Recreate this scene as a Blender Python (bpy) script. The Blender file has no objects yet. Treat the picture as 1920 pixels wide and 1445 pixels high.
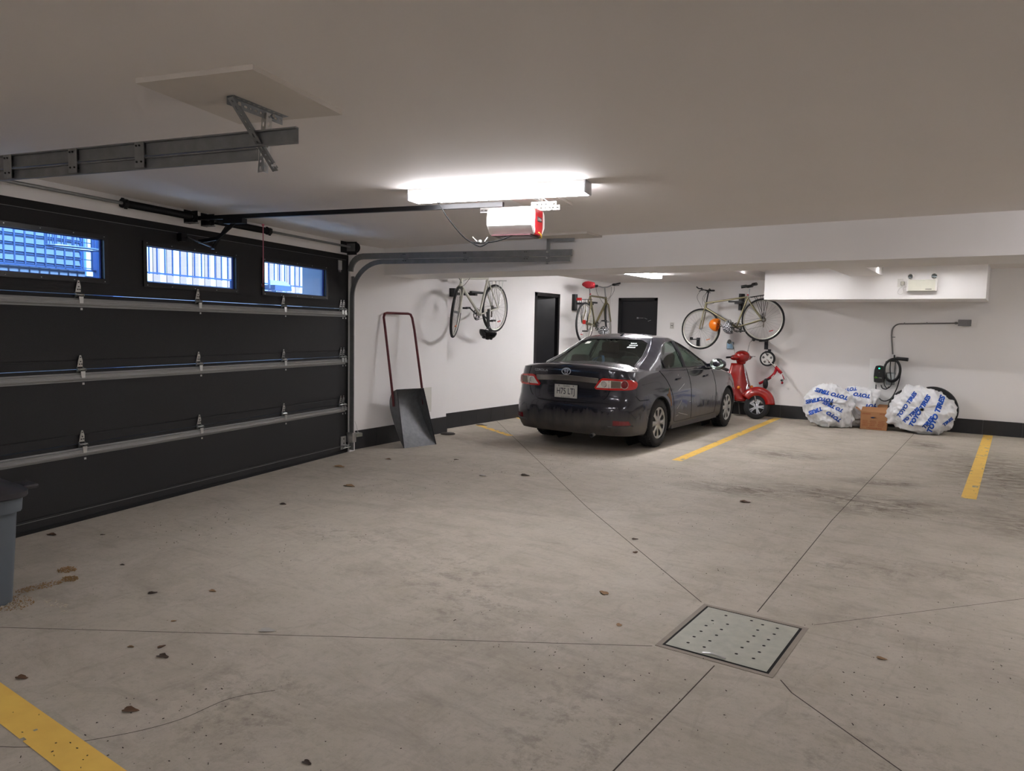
import bpy, bmesh, math, random
from mathutils import Vector, Matrix, noise
from mathutils.geometry import delaunay_2d_cdt
from mathutils.bvhtree import BVHTree
random.seed(7)
PI = math.pi
SC = bpy.context.scene
COL = SC.collection
V = Vector
R = math.radians

# ------------------------------------------------------------------ materials
def lin(c):
    c = c / 255.0
    return c / 12.92 if c <= 0.04045 else ((c + 0.055) / 1.055) ** 2.4
def rgb(r, g, b): return (lin(r), lin(g), lin(b), 1.0)
MATS = {}
def P(name, col, rough=0.5, metal=0.0, var=0.12, scale=8.0, bump=0.0, bscale=60.0, stretch=(1,1,1), coat=0.0, spec=0.5, emit=0.0, ecol=None):
    """principled material whose colour and relief wander procedurally"""
    if name in MATS: return MATS[name]
    m = bpy.data.materials.new(name); m.use_nodes = True
    nt = m.node_tree; N = nt.nodes; L = nt.links
    b = N['Principled BSDF']
    c = rgb(*col)
    tc = N.new('ShaderNodeTexCoord'); mp = N.new('ShaderNodeMapping'); mp.inputs['Scale'].default_value = stretch
    L.new(tc.outputs['Object'], mp.inputs[0])
    nz = N.new('ShaderNodeTexNoise'); nz.inputs['Scale'].default_value = scale; nz.inputs['Detail'].default_value = 6
    L.new(mp.outputs[0], nz.inputs[0])
    mx = N.new('ShaderNodeMix'); mx.data_type = 'RGBA'
    mx.inputs[6].default_value = tuple(x * (1 - var) for x in c[:3]) + (1,)
    mx.inputs[7].default_value = tuple(min(1, x * (1 + var)) for x in c[:3]) + (1,)
    L.new(nz.outputs[0], mx.inputs[0]); L.new(mx.outputs[2], b.inputs['Base Color'])
    b.inputs['Roughness'].default_value = rough; b.inputs['Metallic'].default_value = metal
    b.inputs['Coat Weight'].default_value = coat; b.inputs['Specular IOR Level'].default_value = spec
    b.inputs['Coat Roughness'].default_value = 0.06
    if bump:
        n2 = N.new('ShaderNodeTexNoise'); n2.inputs['Scale'].default_value = bscale; n2.inputs['Detail'].default_value = 4
        L.new(mp.outputs[0], n2.inputs[0])
        bp = N.new('ShaderNodeBump'); bp.inputs['Strength'].default_value = bump; bp.inputs['Distance'].default_value = 0.004
        L.new(n2.outputs[0], bp.inputs['Height']); L.new(bp.outputs[0], b.inputs['Normal'])
    if emit:
        b.inputs['Emission Color'].default_value = rgb(*(ecol or col)); b.inputs['Emission Strength'].default_value = emit
    MATS[name] = m
    return m
def glass(name, tint, rough=0.02):
    if name in MATS: return MATS[name]
    m = bpy.data.materials.new(name); m.use_nodes = True
    nt = m.node_tree; N = nt.nodes; L = nt.links; N.clear()
    o = N.new('ShaderNodeOutputMaterial'); t = N.new('ShaderNodeBsdfTransparent'); g = N.new('ShaderNodeBsdfGlossy')
    f = N.new('ShaderNodeFresnel'); mx = N.new('ShaderNodeMixShader'); ge = N.new('ShaderNodeNewGeometry'); mr = N.new('ShaderNodeMapRange')
    mr.inputs[3].default_value = 1.5; mr.inputs[4].default_value = 1 / 1.5; L.new(ge.outputs['Backfacing'], mr.inputs[0]); L.new(mr.outputs[0], f.inputs[0])
    t.inputs[0].default_value = rgb(*tint); g.inputs['Roughness'].default_value = rough
    L.new(f.outputs[0], mx.inputs[0]); L.new(t.outputs[0], mx.inputs[1]); L.new(g.outputs[0], mx.inputs[2]); L.new(mx.outputs[0], o.inputs[0])
    MATS[name] = m
    return m

# ------------------------------------------------------------------ mesh builder
def frame(d, up=None):
    d = V(d).normalized()
    up = V(up) if up else (V((0, 0, 1)) if abs(d.z) < 0.95 else V((1, 0, 0)))
    s = d.cross(up).normalized()
    return s, s.cross(d).normalized(), d
class MB:
    def __init__(s): s.bm = bmesh.new(); s.mats = []; s.cur = 0
    def mat(s, m):
        if m not in s.mats: s.mats.append(m)
        s.cur = s.mats.index(m); return s
    def face(s, vs):
        try:
            f = s.bm.faces.new(vs); f.material_index = s.cur; return f
        except ValueError: return None
    def poly(s, pts): return s.face([s.bm.verts.new(p) for p in pts])
    def box(s, c, size, M=None, bev=0.0):
        c = V(c); hx, hy, hz = size[0] / 2, size[1] / 2, size[2] / 2
        vs = []
        for x in (-hx, hx):
            for y in (-hy, hy):
                for z in (-hz, hz):
                    p = V((x, y, z))
                    if M: p = M @ p
                    vs.append(s.bm.verts.new(c + p))
        fs = [s.face([vs[i] for i in q]) for q in ((0,1,3,2),(4,6,7,5),(0,4,5,1),(2,3,7,6),(0,2,6,4),(1,5,7,3))]
        if bev:
            es = set(e for f in fs for e in f.edges)
            r = bmesh.ops.bevel(s.bm, geom=list(es), offset=bev, segments=2, affect='EDGES', profile=0.5)
            for f in r['faces']: f.material_index = s.cur
        return s
    def b2(s, lo, hi, bev=0.0):
        lo, hi = V(lo), V(hi)
        return s.box((lo + hi) / 2, (abs(hi.x - lo.x), abs(hi.y - lo.y), abs(hi.z - lo.z)), None, bev)
    def bar(s, p1, p2, w, h, up=None):
        p1, p2 = V(p1), V(p2); a, b, d = frame(p2 - p1, up)
        M = Matrix((a, b, d)).transposed()
        return s.box((p1 + p2) / 2, (w, h, (p2 - p1).length), M)
    def sweep(s, prof, path, up=None, closed=True, cap=True, loop=False, radii=None):
        path = [V(p) for p in path]; n = len(path); rings = []
        ps, pu = None, None
        for i, p in enumerate(path):
            if loop: d = path[(i + 1) % n] - path[i - 1]
            else: d = path[min(i + 1, n - 1)] - path[max(i - 1, 0)]
            if d.length < 1e-9: d = V((0, 0, 1))
            d.normalize()
            if ps is None:
                ps, pu, _ = frame(d, up)
            elif up is not None:
                ps, pu, _ = frame(d, up)
            else:
                pu = (pu - d * pu.dot(d)).normalized(); ps = d.cross(pu).normalized()
            k = radii[i] if radii else 1.0
            rings.append([s.bm.verts.new(p + ps * (a * k) + pu * (b * k)) for a, b in prof])
        m = len(prof)
        for i in range(n if loop else n - 1):
            r1, r2 = rings[i], rings[(i + 1) % n]
            for j in range(m if closed else m - 1):
                s.face([r1[j], r1[(j + 1) % m], r2[(j + 1) % m], r2[j]])
        if cap and closed and not loop:
            s.face(list(reversed(rings[0]))); s.face(rings[-1])
        return s
    def tube(s, path, r, n=8, loop=False, radii=None, up=None):
        prof = [(math.cos(2 * PI * k / n) * r, math.sin(2 * PI * k / n) * r) for k in range(n)]
        return s.sweep(prof, path, up=up, loop=loop, radii=radii)
    def lathe(s, prof, c=(0, 0, 0), ax=(0, 0, 1), n=24, a0=0, a1=2 * PI):
        """prof: (radius, height along ax)"""
        c = V(c); a, b, d = frame(ax); full = abs(a1 - a0 - 2 * PI) < 1e-6
        rings = []
        for k in range(n if full else n + 1):
            t = a0 + (a1 - a0) * k / n; u = a * math.cos(t) + b * math.sin(t)
            rings.append([s.bm.verts.new(c + u * r + d * h) for r, h in prof])
        for k in range(n):
            r1 = rings[k]; r2 = rings[(k + 1) % len(rings)]
            for j in range(len(prof) - 1): s.face([r1[j], r2[j], r2[j + 1], r1[j + 1]])
        return s
    def cyl(s, p1, p2, r, n=12, r2=None):
        p1, p2 = V(p1), V(p2); r2 = r if r2 is None else r2; h = (p2 - p1).length
        return s.lathe([(0.0001, 0), (r, 0), (r2, h), (0.0001, h)], p1, p2 - p1, n)
    def prism(s, pts, ext):
        """closed 3d outline pushed by vector ext"""
        a = [s.bm.verts.new(V(p)) for p in pts]; b = [s.bm.verts.new(V(p) + V(ext)) for p in pts]; n = len(a)
        s.face(list(reversed(a))); s.face(b)
        for i in range(n): s.face([a[i], a[(i + 1) % n], b[(i + 1) % n], b[i]])
        return s
    def grid(s, f, nu, nv, cu=False):
        g = [[s.bm.verts.new(f(i / nu, j / nv)) for j in range(nv + 1)] for i in range(nu if cu else nu + 1)]
        for i in range(nu):
            for j in range(nv): s.face([g[i][j], g[(i + 1) % len(g)][j], g[(i + 1) % len(g)][j + 1], g[i][j + 1]])
        return s
    def ball(s, c, r, n=12, f=None):
        c = V(c); r = V(r) if hasattr(r, '__len__') else V((r, r, r))
        def g(u, v):
            t = 2 * PI * u; p = PI * (0.001 + 0.998 * v)
            q = V((math.cos(t) * math.sin(p), math.sin(t) * math.sin(p), math.cos(p)))
            if f: q = f(q)
            return c + V((q.x * r.x, q.y * r.y, q.z * r.z))
        return s.grid(g, n * 2, n, True)
    def fill(s, outer, holes, sp, fn):
        """constrained triangulation of a flat outline (with holes), mapped to 3d by fn"""
        def dens(loop):
            o = []
            for i, p in enumerate(loop):
                q = loop[(i + 1) % len(loop)]; k = max(1, int(math.dist(p, q) / sp))
                o += [(p[0] + (q[0] - p[0]) * j / k, p[1] + (q[1] - p[1]) * j / k) for j in range(k)]
            return o
        loops = [dens(outer)] + [dens(h) for h in holes]
        vs, es = [], []
        for l in loops:
            b = len(vs); vs += l; es += [(b + i, b + (i + 1) % len(l)) for i in range(len(l))]
        def inside(p, l):
            c = False; j = len(l) - 1
            for i in range(len(l)):
                if (l[i][1] > p[1]) != (l[j][1] > p[1]) and p[0] < (l[j][0] - l[i][0]) * (p[1] - l[i][1]) / (l[j][1] - l[i][1]) + l[i][0]: c = not c
                j = i
            return c
        x0, x1 = min(p[0] for p in outer), max(p[0] for p in outer); y0, y1 = min(p[1] for p in outer), max(p[1] for p in outer)
        bnd = list(vs)
        i = 1
        while x0 + i * sp < x1:
            j = 1
            while y0 + j * sp < y1:
                p = (x0 + i * sp, y0 + j * sp)
                if inside(p, loops[0]) and not any(inside(p, l) for l in loops[1:]) and all((p[0]-q[0])**2 + (p[1]-q[1])**2 > (sp*.45)**2 for q in bnd): vs.append(p)
                j += 1
            i += 1
        r = delaunay_2d_cdt([V(p) for p in vs], es, [], 0, 1e-6)
        bv = [s.bm.verts.new(fn(p[0], p[1])) for p in r[0]]
        for f in r[2]:
            c = (sum(r[0][k][0] for k in f) / len(f), sum(r[0][k][1] for k in f) / len(f))
            if inside(c, loops[0]) and not any(inside(c, l) for l in loops[1:]): s.face([bv[k] for k in f])
        bmesh.ops.delete(s.bm, geom=[v for v in bv if not v.link_faces], context='VERTS')
        return s
    def weld(s):
        bmesh.ops.remove_doubles(s.bm, verts=s.bm.verts, dist=.0004); return s
    def build(s, name, parent=None, mat=None, smooth=None, loc=None, rot=None, recalc=True):
        if mat is not None and not s.mats: s.mats = [mat]
        if recalc: bmesh.ops.recalc_face_normals(s.bm, faces=s.bm.faces)
        me = bpy.data.meshes.new(name); s.bm.to_mesh(me); s.bm.free()
        for m in s.mats: me.materials.append(m)
        if smooth is not None:
            me.polygons.foreach_set('use_smooth', [True] * len(me.polygons))
            if smooth < 170: me.set_sharp_from_angle(angle=R(smooth))
        o = bpy.data.objects.new(name, me); COL.objects.link(o)
        if parent: o.parent = parent
        if loc: o.location = loc
        if rot: o.rotation_euler = rot
        return o
def split_build(mb, name, parent=None, smooth=None):
    """every loose piece becomes an object of its own"""
    mb.bm.verts.index_update(); seen = set(); out = []
    for v0 in list(mb.bm.verts):
        if v0 in seen: continue
        st, isl = [v0], []
        seen.add(v0)
        while st:
            v = st.pop(); isl.append(v)
            for e in v.link_edges:
                w = e.other_vert(v)
                if w not in seen: seen.add(w); st.append(w)
        nb = MB(); nb.mats = list(mb.mats); d = {v: nb.bm.verts.new(v.co) for v in isl}
        for f in {f for v in isl for f in v.link_faces}:
            q = nb.bm.faces.new([d[v] for v in f.verts]); q.material_index = f.material_index
        out.append(nb.build(name, parent, smooth=smooth))
    mb.bm.free(); return out
def tag(o, label, cat, group=None, kind=None):
    o['label'] = label; o['category'] = cat
    if group: o['group'] = group
    if kind: o['kind'] = kind
    return o
def thing(name, label, cat, loc=(0, 0, 0), rz=0, group=None):
    o = bpy.data.objects.new(name, None); COL.objects.link(o); o.empty_display_size = 0.1
    o.location = loc; o.rotation_euler = (0, 0, rz)
    return tag(o, label, cat, group)
def struct(o): o['kind'] = 'structure'; return o
def copy_tree(o, parent=None):
    c = o.copy(); COL.objects.link(c)
    if parent: c.parent = parent
    for ch in list(o.children): copy_tree(ch, c)
    return c
def text_mesh(txt, size, sx=1.0, shear=0.0, bold=0.0, sub=0):
    cu = bpy.data.curves.new('t', 'FONT'); cu.body = txt; cu.size = size; cu.align_x = 'CENTER'; cu.align_y = 'CENTER'
    cu.offset = bold; cu.shear = shear; cu.resolution_u = 3
    o = bpy.data.objects.new('t', cu); COL.objects.link(o)
    bpy.context.view_layer.update()
    me = bpy.data.meshes.new_from_object(o.evaluated_get(bpy.context.evaluated_depsgraph_get()))
    bpy.data.objects.remove(o); bpy.data.curves.remove(cu)
    bm = bmesh.new(); bm.from_mesh(me); bpy.data.meshes.remove(me)
    for v in bm.verts: v.co.x *= sx
    for _ in range(sub):
        es = [e for e in bm.edges if e.calc_length() > size * .12]
        if es: bmesh.ops.subdivide_edges(bm, edges=es, cuts=1); bmesh.ops.triangulate(bm, faces=bm.faces)
    return bm
def add_bm(mb, bm, fn):
    d = {}
    for v in bm.verts: d[v] = mb.bm.verts.new(fn(v.co))
    for f in bm.faces: mb.face([d[v] for v in f.verts])
    bm.free()
def text_on(mb, txt, size, o, ux, uy, sx=1.0, shear=0, bold=0.0):
    o, ux, uy = V(o), V(ux).normalized(), V(uy).normalized()
    add_bm(mb, text_mesh(txt, size, sx, shear, bold), lambda c: o + ux * c.x + uy * c.y)
def arc(c, r, a0, a1, n, ux=(1, 0, 0), uy=(0, 0, 1)):
    c, ux, uy = V(c), V(ux), V(uy)
    return [c + ux * r * math.cos(a0 + (a1 - a0) * k / n) + uy * r * math.sin(a0 + (a1 - a0) * k / n) for k in range(n + 1)]
def spline(pts, k=6):
    pts = [V(p) for p in pts]; o = []
    for i in range(len(pts) - 1):
        p0 = pts[max(i - 1, 0)]; p1 = pts[i]; p2 = pts[i + 1]; p3 = pts[min(i + 2, len(pts) - 1)]
        for j in range(k):
            t = j / k
            o.append(0.5 * ((2 * p1) + (p2 - p0) * t + (2 * p0 - 5 * p1 + 4 * p2 - p3) * t * t + (3 * p1 - p0 - 3 * p2 + p3) * t ** 3))
    return o + [pts[-1]]
def interp(tab, x):
    if x <= tab[0][0]: return tab[0][1]
    for (a, b), (c, d) in zip(tab, tab[1:]):
        if x <= c:
            t = (x - a) / (c - a); t = t * t * (3 - 2 * t) * .4 + t * .6
            return b + (d - b) * t
    return tab[-1][1]

STEEL = P('galvanised_steel', (150, 152, 152), .42, .85, .2, 25, .15, 120)
STEELD = P('dull_track_steel', (132, 133, 133), .5, .55, .25, 18, .2, 90)
ZINC = P('bright_zinc', (200, 200, 198), .3, .9, .1, 20)
CHROME = P('chrome', (225, 226, 228), .12, 1.0, .05, 5)
BLK = P('black_plastic', (22, 22, 24), .45, 0, .2, 20)
BLKM = P('black_metal', (24, 24, 26), .4, .3, .2, 20)
RUB = P('tyre_rubber', (30, 30, 31), .8, 0, .25, 30, .3, 140)
WHT = P('white_plastic', (214, 211, 205), .4, 0, .04, 6)
ALU = P('satin_aluminium', (170, 172, 174), .3, .9, .08, 12)

# ------------------------------------------------------------------ camera
cam = bpy.data.cameras.new('camera'); camo = bpy.data.objects.new('camera', cam); COL.objects.link(camo)
cam.sensor_width = 36; cam.lens = 36 * 1377.6 / 1920; cam.clip_start = .05; cam.clip_end = 200
EYE = V((0, 0, 1.5))
CR = V((0.823793, 0.566510, 0.020780)); CD = V((0.061258, -0.052517, -0.996739)); CF = V((-0.563571, 0.822380, -0.077966))
camo.matrix_world = Matrix.Translation(EYE) @ Matrix((CR, -CD, -CF)).transposed().to_4x4()
SC.camera = camo
SC.view_settings.view_transform = 'Standard'; SC.view_settings.look = 'None'; SC.view_settings.gamma = 1
SC.view_settings.use_curve_mapping = False; SC.view_settings.exposure = 0.52
try: SC.cycles.use_denoising = True
except Exception: pass
# ------------------------------------------------------------------ setting
def concrete():
    m = bpy.data.materials.new('garage_concrete'); m.use_nodes = True
    nt = m.node_tree; N = nt.nodes; L = nt.links; b = N['Principled BSDF']
    tc = N.new('ShaderNodeTexCoord')
    def noi(sc, det=6, rough=.6, st=None, dist=0):
        n = N.new('ShaderNodeTexNoise'); n.inputs['Scale'].default_value = sc; n.inputs['Detail'].default_value = det
        n.inputs['Roughness'].default_value = rough; n.inputs['Distortion'].default_value = dist
        if st:
            mp = N.new('ShaderNodeMapping'); mp.inputs['Scale'].default_value = st[:3]; mp.inputs['Rotation'].default_value = (0, 0, st[3])
            L.new(tc.outputs['Object'], mp.inputs[0]); L.new(mp.outputs[0], n.inputs[0])
        else: L.new(tc.outputs['Object'], n.inputs[0])
        return n.outputs[0]
    def ramp(s, p0, p1, c0=(0,0,0,1), c1=(1,1,1,1)):
        r = N.new('ShaderNodeValToRGB'); r.color_ramp.elements[0].position = p0; r.color_ramp.elements[1].position = p1
        r.color_ramp.elements[0].color = c0; r.color_ramp.elements[1].color = c1
        L.new(s, r.inputs[0]); return r.outputs[0]
    def mix(f, a, c, mode='MIX'):
        x = N.new('ShaderNodeMix'); x.data_type = 'RGBA'; x.blend_type = mode
        for i, v in ((0, f), (6, a), (7, c)):
            if hasattr(v, 'is_output'): L.new(v, x.inputs[i])
            else: x.inputs[i].default_value = v
        return x.outputs[2]
    def math_(op, a, c=None):
        x = N.new('ShaderNodeMath'); x.operation = op
        for i, v in ((0, a), (1, c)):
            if v is None: continue
            if hasattr(v, 'is_output'): L.new(v, x.inputs[i])
            else: x.inputs[i].default_value = v
        return x.outputs[0]
    def blob(cx, cy, rx, ry, rot=0, soft=.0):
        mp = N.new('ShaderNodeMapping'); mp.vector_type = 'TEXTURE'
        mp.inputs['Location'].default_value = (cx, cy, 0); mp.inputs['Rotation'].default_value = (0, 0, rot); mp.inputs['Scale'].default_value = (rx, ry, 1)
        L.new(tc.outputs['Object'], mp.inputs[0])
        ln = N.new('ShaderNodeVectorMath'); ln.operation = 'LENGTH'; L.new(mp.outputs[0], ln.inputs[0])
        return ramp(ln.outputs['Value'], soft, 1.0, (1,1,1,1), (0,0,0,1))
    base = mix(ramp(noi(.55, 5, .6), .35, .65), rgb(166, 158, 144), rgb(184, 176, 161))
    base = mix(ramp(noi(3.2, 8, .7), .3, .75), base, rgb(194, 185, 173))
    base = mix(math_('MULTIPLY', ramp(noi(24, 4, .7), .5, .8), .25), base, rgb(112, 102, 92))
    # dusty tyre sweeps
    sw = ramp(noi(2.0, 7, .75, (1, 4, 1, .75), .9), .52, .74)
    base = mix(math_('MULTIPLY', sw, .32), base, rgb(116, 107, 97))
    sw2 = ramp(noi(2.4, 7, .75, (4, 1, 1, .35), 1.1), .54, .76)
    base = mix(math_('MULTIPLY', sw2, .28), base, rgb(110, 101, 92))
    # dirt of the parking bay
    dirt = ramp(noi(4.5, 9, .78, (1, 2.2, 1, 1.2), .8), .40, .60)
    dsum = None
    for a in ((-2.05, 7.0, .8, .45, .2), (-1.3, 7.3, .9, .5, -.3), (-.9, 7.2, .9, .6, .6), (-.1, 9.8, .8, 2.4, .1), (-.95, 11.6, .35, .7, .3), (-2.3, 9.4, .7, .45, .4), (-1.0, 8.3, .6, .3, .5), (.5, 7.2, 1.2, .9, 0)):
        q = blob(*a); dsum = q if dsum is None else math_('MAXIMUM', dsum, q)
    base = mix(math_('MULTIPLY', math_('MULTIPLY', dsum, dirt), 1.0), base, rgb(78, 66, 52))
    tread = ramp(noi(9, 6, .8, (1, 1, 1, 0), .2), .5, .62)
    ts = None
    for a in ((-1.3, 2.3, .45, .9, .2), (-2.4, 1.7, .5, .6, .5), (-2.6, 3.3, .6, 1.3, .9), (-.3, 2.6, .5, .8, .4), (-3.9, 3.6, 1.0, .3, .2), (-.6, 5.2, 1.2, .35, .3)):
        q = blob(*a); ts = q if ts is None else math_('MAXIMUM', ts, q)
    base = mix(math_('MULTIPLY', math_('MULTIPLY', ts, tread), .5), base, rgb(104, 93, 83))
    fn_ = ramp(noi(95, 3, .8), .58, .74); base = mix(math_('MULTIPLY', fn_, .45), base, rgb(118, 108, 97))
    fn2 = ramp(noi(60, 3, .8), .66, .72); base = mix(math_('MULTIPLY', fn2, .4), base, rgb(206, 198, 186))
    big = ramp(noi(1.1, 8, .75, (1, 1.8, 1, .6), 1.2), .5, .62); base = mix(math_('MULTIPLY', big, .22), base, rgb(132, 122, 110))
    # pits and grit
    vo = N.new('ShaderNodeTexVoronoi'); vo.inputs['Scale'].default_value = 26; L.new(tc.outputs['Object'], vo.inputs[0])
    pit = ramp(vo.outputs['Distance'], .05, .085, (1,1,1,1), (0,0,0,1))
    pm = ramp(noi(1.3, 3), .5, .62)
    wn = N.new('ShaderNodeSeparateColor'); L.new(vo.outputs['Color'], wn.inputs[0])
    few = ramp(wn.outputs[0], .55, .57)
    base = mix(math_('MULTIPLY', math_('MULTIPLY', pit, few), .85), base, rgb(52, 44, 38))
    L.new(base, b.inputs['Base Color'])
    b.inputs['Specular IOR Level'].default_value = .35
    rr = ramp(noi(2.5, 5), .3, .7, (.62,.62,.62,1), (.85,.85,.85,1)); L.new(rr, b.inputs['Roughness'])
    bp = N.new('ShaderNodeBump'); bp.inputs['Strength'].default_value = .18; bp.inputs['Distance'].default_value = .006
    L.new(noi(38, 6, .7), bp.inputs['Height']); L.new(bp.outputs[0], b.inputs['Normal'])
    return m
FLOOR = concrete()
JOINT = P('sawn_joint', (70, 62, 55), .9, 0, .3, 12)
PAINT0 = PAINT = P('white_wall_paint', (241, 238, 236), .7, 0, .025, 1.6, .06, 50)
CEILP = P('ceiling_paint', (232, 226, 221), .75, 0, .03, 1.2, .06, 60)
TILE = P('charcoal_base_tile', (40, 40, 42), .45, 0, .15, 14, .05, 60)
GROUT = P('grey_grout', (92, 92, 92), .8)
DARKP = P('black_door_paint', (22, 21, 23), .35, 0, .15, 6)

def quad_floor(mb, pts, z): mb.poly([(x, y, z) for x, y in pts])
fl = MB().mat(FLOOR)
fl.b2((-8.4, -3.2, -.12), (4.2, 14.2, 0))
fl.mat(JOINT)
def strip(mb, pts, w, z):
    for a, b in zip(pts, pts[1:]):
        a, b = V((a[0], a[1], z)), V((b[0], b[1], z)); d = (b - a).normalized(); n = V((-d.y, d.x, 0)) * w / 2
        mb.poly([a - n, b - n, b + n, a + n])
strip(fl, [(-5.1, .72), (-3.986, 1.463), (-2.642, 2.354), (-1.35, 3.2)], .0055, .0006)
strip(fl, [(-6.85, 9.58), (-2.93, 5.435), (-1.363, 3.9)], .0058, .0006)
strip(fl, [(-1.27, 13.5), (-1.233, 12.671), (-1.154, 6.316), (-1.069, 3.948)], .006, .0006)
strip(fl, [(-1.039, 3.18), (-1.048, 2.19), (-1.05, .6)], .0058, .0006)
strip(fl, [(-.76, 3.22), (-.691, 3.13), (-.241, 2.785), (2.2, .8)], .0058, .0006)
strip(fl, [(-.78, 3.95), (-.2, 4.7), (.12, 5.114), (1.4, 6.9)], .004, .0006)
ck = spline([(-3.0, .95, 0), (-2.76, 1.1, 0), (-2.6, 1.31, 0), (-2.52, 1.5, 0), (-2.508, 1.708, 0), (-2.42, 1.86, 0)], 5)
strip(fl, [(p.x, p.y) for p in ck], .004, .0012)
struct(fl.build('floor'))

def line_paint(name, pts, label, seed):
    """worn road paint: strip with ragged holes"""
    mb = MB().mat(P('yellow_line_paint', (252, 200, 96), .7, 0, .18, 9, .1, 80))
    a, b, w = V((*pts[0], 0)), V((*pts[1], 0)), pts[2]
    d = b - a; n = V((-d.y, d.x, 0)).normalized() * w
    nu = int(d.length / .012); nv = max(4, int(w / .012))
    g = {}
    for i in range(nu):
        for j in range(nv):
            q = a + d * ((i + .5) / nu) + n * ((j + .5) / nv - .5)
            v = noise.noise(V((q.x * 9, q.y * 9, seed))) + .6 * noise.noise(V((q.x * 34, q.y * 34, seed))) + .35 * abs((j + .5) / nv - .5)
            if v > pts[3]: continue
            vs = []
            for di, dj in ((0, 0), (1, 0), (1, 1), (0, 1)):
                k = (i + di, j + dj)
                if k not in g:
                    p = a + d * (k[0] / nu) + n * (k[1] / nv - .5); g[k] = mb.bm.verts.new((p.x, p.y, .0022))
                vs.append(g[k])
            mb.face(vs)
    tag(mb.build(name), label, 'floor marking', 'yellow parking lines')
line_paint('parking_line', ((-3.19, 8.08), (-3.44, 13.4), .12, .62), 'worn yellow parking line on the floor right of the grey car', 1)
line_paint('parking_line', ((-.29, 8.0), (-.29, 13.48), .125, .60), 'worn yellow parking line right of the tyre bags, running to the back wall', 2)
line_paint('parking_line', ((-3.75, 1.17), (-1.9, 1.15), .13, .85), 'wide bright yellow parking line in the near left corner of the floor', 3)
line_paint('parking_line', ((-6.8, 9.0), (-5.75, 8.38), .1, .42), 'faded slanting yellow line beside the small black disc, left of the car', 4)
line_paint('parking_line', ((-6.85, 10.2), (-5.7, 9.35), .1, .42), 'faded slanting yellow line nearest the rear left wheel of the car', 5)

def wallseg(name, a, b, z0, z1, th=.14, mat=PAINT, holes=()):
    """vertical wall; inner face on the line a-b, thickness to the left of a->b; holes (s0,s1,ztop)"""
    a, b = V((*a, 0)), V((*b, 0)); d = (b - a).normalized(); n = V((-d.y, d.x, 0)) * th; Lg = (b - a).length
    mb = MB().mat(mat)
    def blk(s0, s1, za, zb):
        p, q = a + d * s0, a + d * s1
        mb.prism([p + V((0, 0, za)), q + V((0, 0, za)), q + V((0, 0, zb)), p + V((0, 0, zb))], n)
    s = 0
    for h0, h1, zt in holes:
        blk(s, h0, z0, z1); blk(h0, h1, zt, z1); s = h1
    blk(s, Lg, z0, z1)
    return struct(mb.build(name))
O = V((-6.438, 5.96, 0)); E_ = V((.225, -.974, 0)).normalized(); Nn = V((.974, .225, 0)).normalized()
DRZ = math.atan2(E_.y, E_.x)
def D(u, y, z): return O + E_ * u + Nn * y + V((0, 0, z))
CZ = 2.45
pl = D(5.2, 0, 0)
wallseg('wall_left', (-6.515, 6.0), (-6.645, 8.05), 0, CZ)
mb = MB().mat(PAINT); mb.b2((-6.92, 8.03, 0), (-6.645, 8.05, CZ)); struct(mb.build('wall_jog'))
wallseg('wall_left_rear', (-6.88, 8.05), (-6.88, 13.6), 0, 2.6, .14, PAINT, [(2.66, 3.42, 2.085)])
wallseg('wall_back', (-6.95, 13.53), (4.1, 13.53), 0, 2.62, .14, PAINT, [(.275, 1.08, 2.13)])
mb = MB().mat(P('dark_light_stop', (16, 16, 17), .9)); mb.b2((-6.9, 13.66, 0), (-5.7, 13.7, 2.3)); struct(mb.build('wall_back_light_stop'))  # unseen slab added behind the closed door, stops sky light leaking past the leaf
wallseg('wall_right', (4.0, 13.6), (4.0, -3.1), 0, 2.62)
wallseg('wall_front', (4.1, -3.0), (-5.3, -3.0), 0, CZ)
wallseg('wall_left_front', (pl.x, -3.1), (pl.x, pl.y), 0, CZ)
# wall round the garage door: header, left pier
mb = MB().mat(PAINT)
def dbox(mb, u0, u1, y0, y1, z0, z1):
    mb.prism([D(u0, y0, z0), D(u1, y0, z0), D(u1, y1, z0), D(u0, y1, z0)], (0, 0, z1 - z0))
dbox(mb, -.08, 5.25, -.2, -.002, 2.30, CZ); dbox(mb, 4.70, 5.25, -.2, -.002, 0, 2.30); dbox(mb, -.16, -.05, -.2, .02, 0, CZ)
struct(mb.build('wall_door'))
# reveals outside the opening
mb = MB().mat(P('blue_grey_render', (150, 165, 185), .8)); dbox(mb, -.2, -.06, -.66, -.2, -.1, 2.9); struct(mb.build('wall_outside_right'))
mb = MB().mat(MATS['blue_grey_render']); dbox(mb, 4.7, 4.9, -.95, -.2, -.1, 2.9); struct(mb.build('wall_outside_left'))
# ceiling, beam, bulkhead, soffit
mb = MB().mat(CEILP); mb.b2((-7.2, -3.2, CZ), (4.2, 6.8, CZ + .12)); mb.build('ceiling'); struct(bpy.data.objects['ceiling'])
mb = MB().mat(CEILP)
mb.b2((-7.1, 7.3, 2.452), (-3.70, 13.7, 2.7)); mb.b2((-3.70, 7.3, 2.56), (4.2, 13.7, 2.7)); struct(mb.build('ceiling_rear'))
mb = MB().mat(PAINT); mb.b2((-7.0, 6.7, 2.122), (4.1, 7.46, 2.7)); struct(mb.build('trim_1'))
mb = MB().mat(PAINT); mb.b2((-3.49, 12.38, 2.052), (-.41, 13.60, 2.6)); struct(mb.build('trim_2'))
mb = MB().mat(PAINT); mb.b2((-2.2, 7.4, 2.405), (-1.74, 12.4, 2.6)); struct(mb.build('trim_3'))

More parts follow.
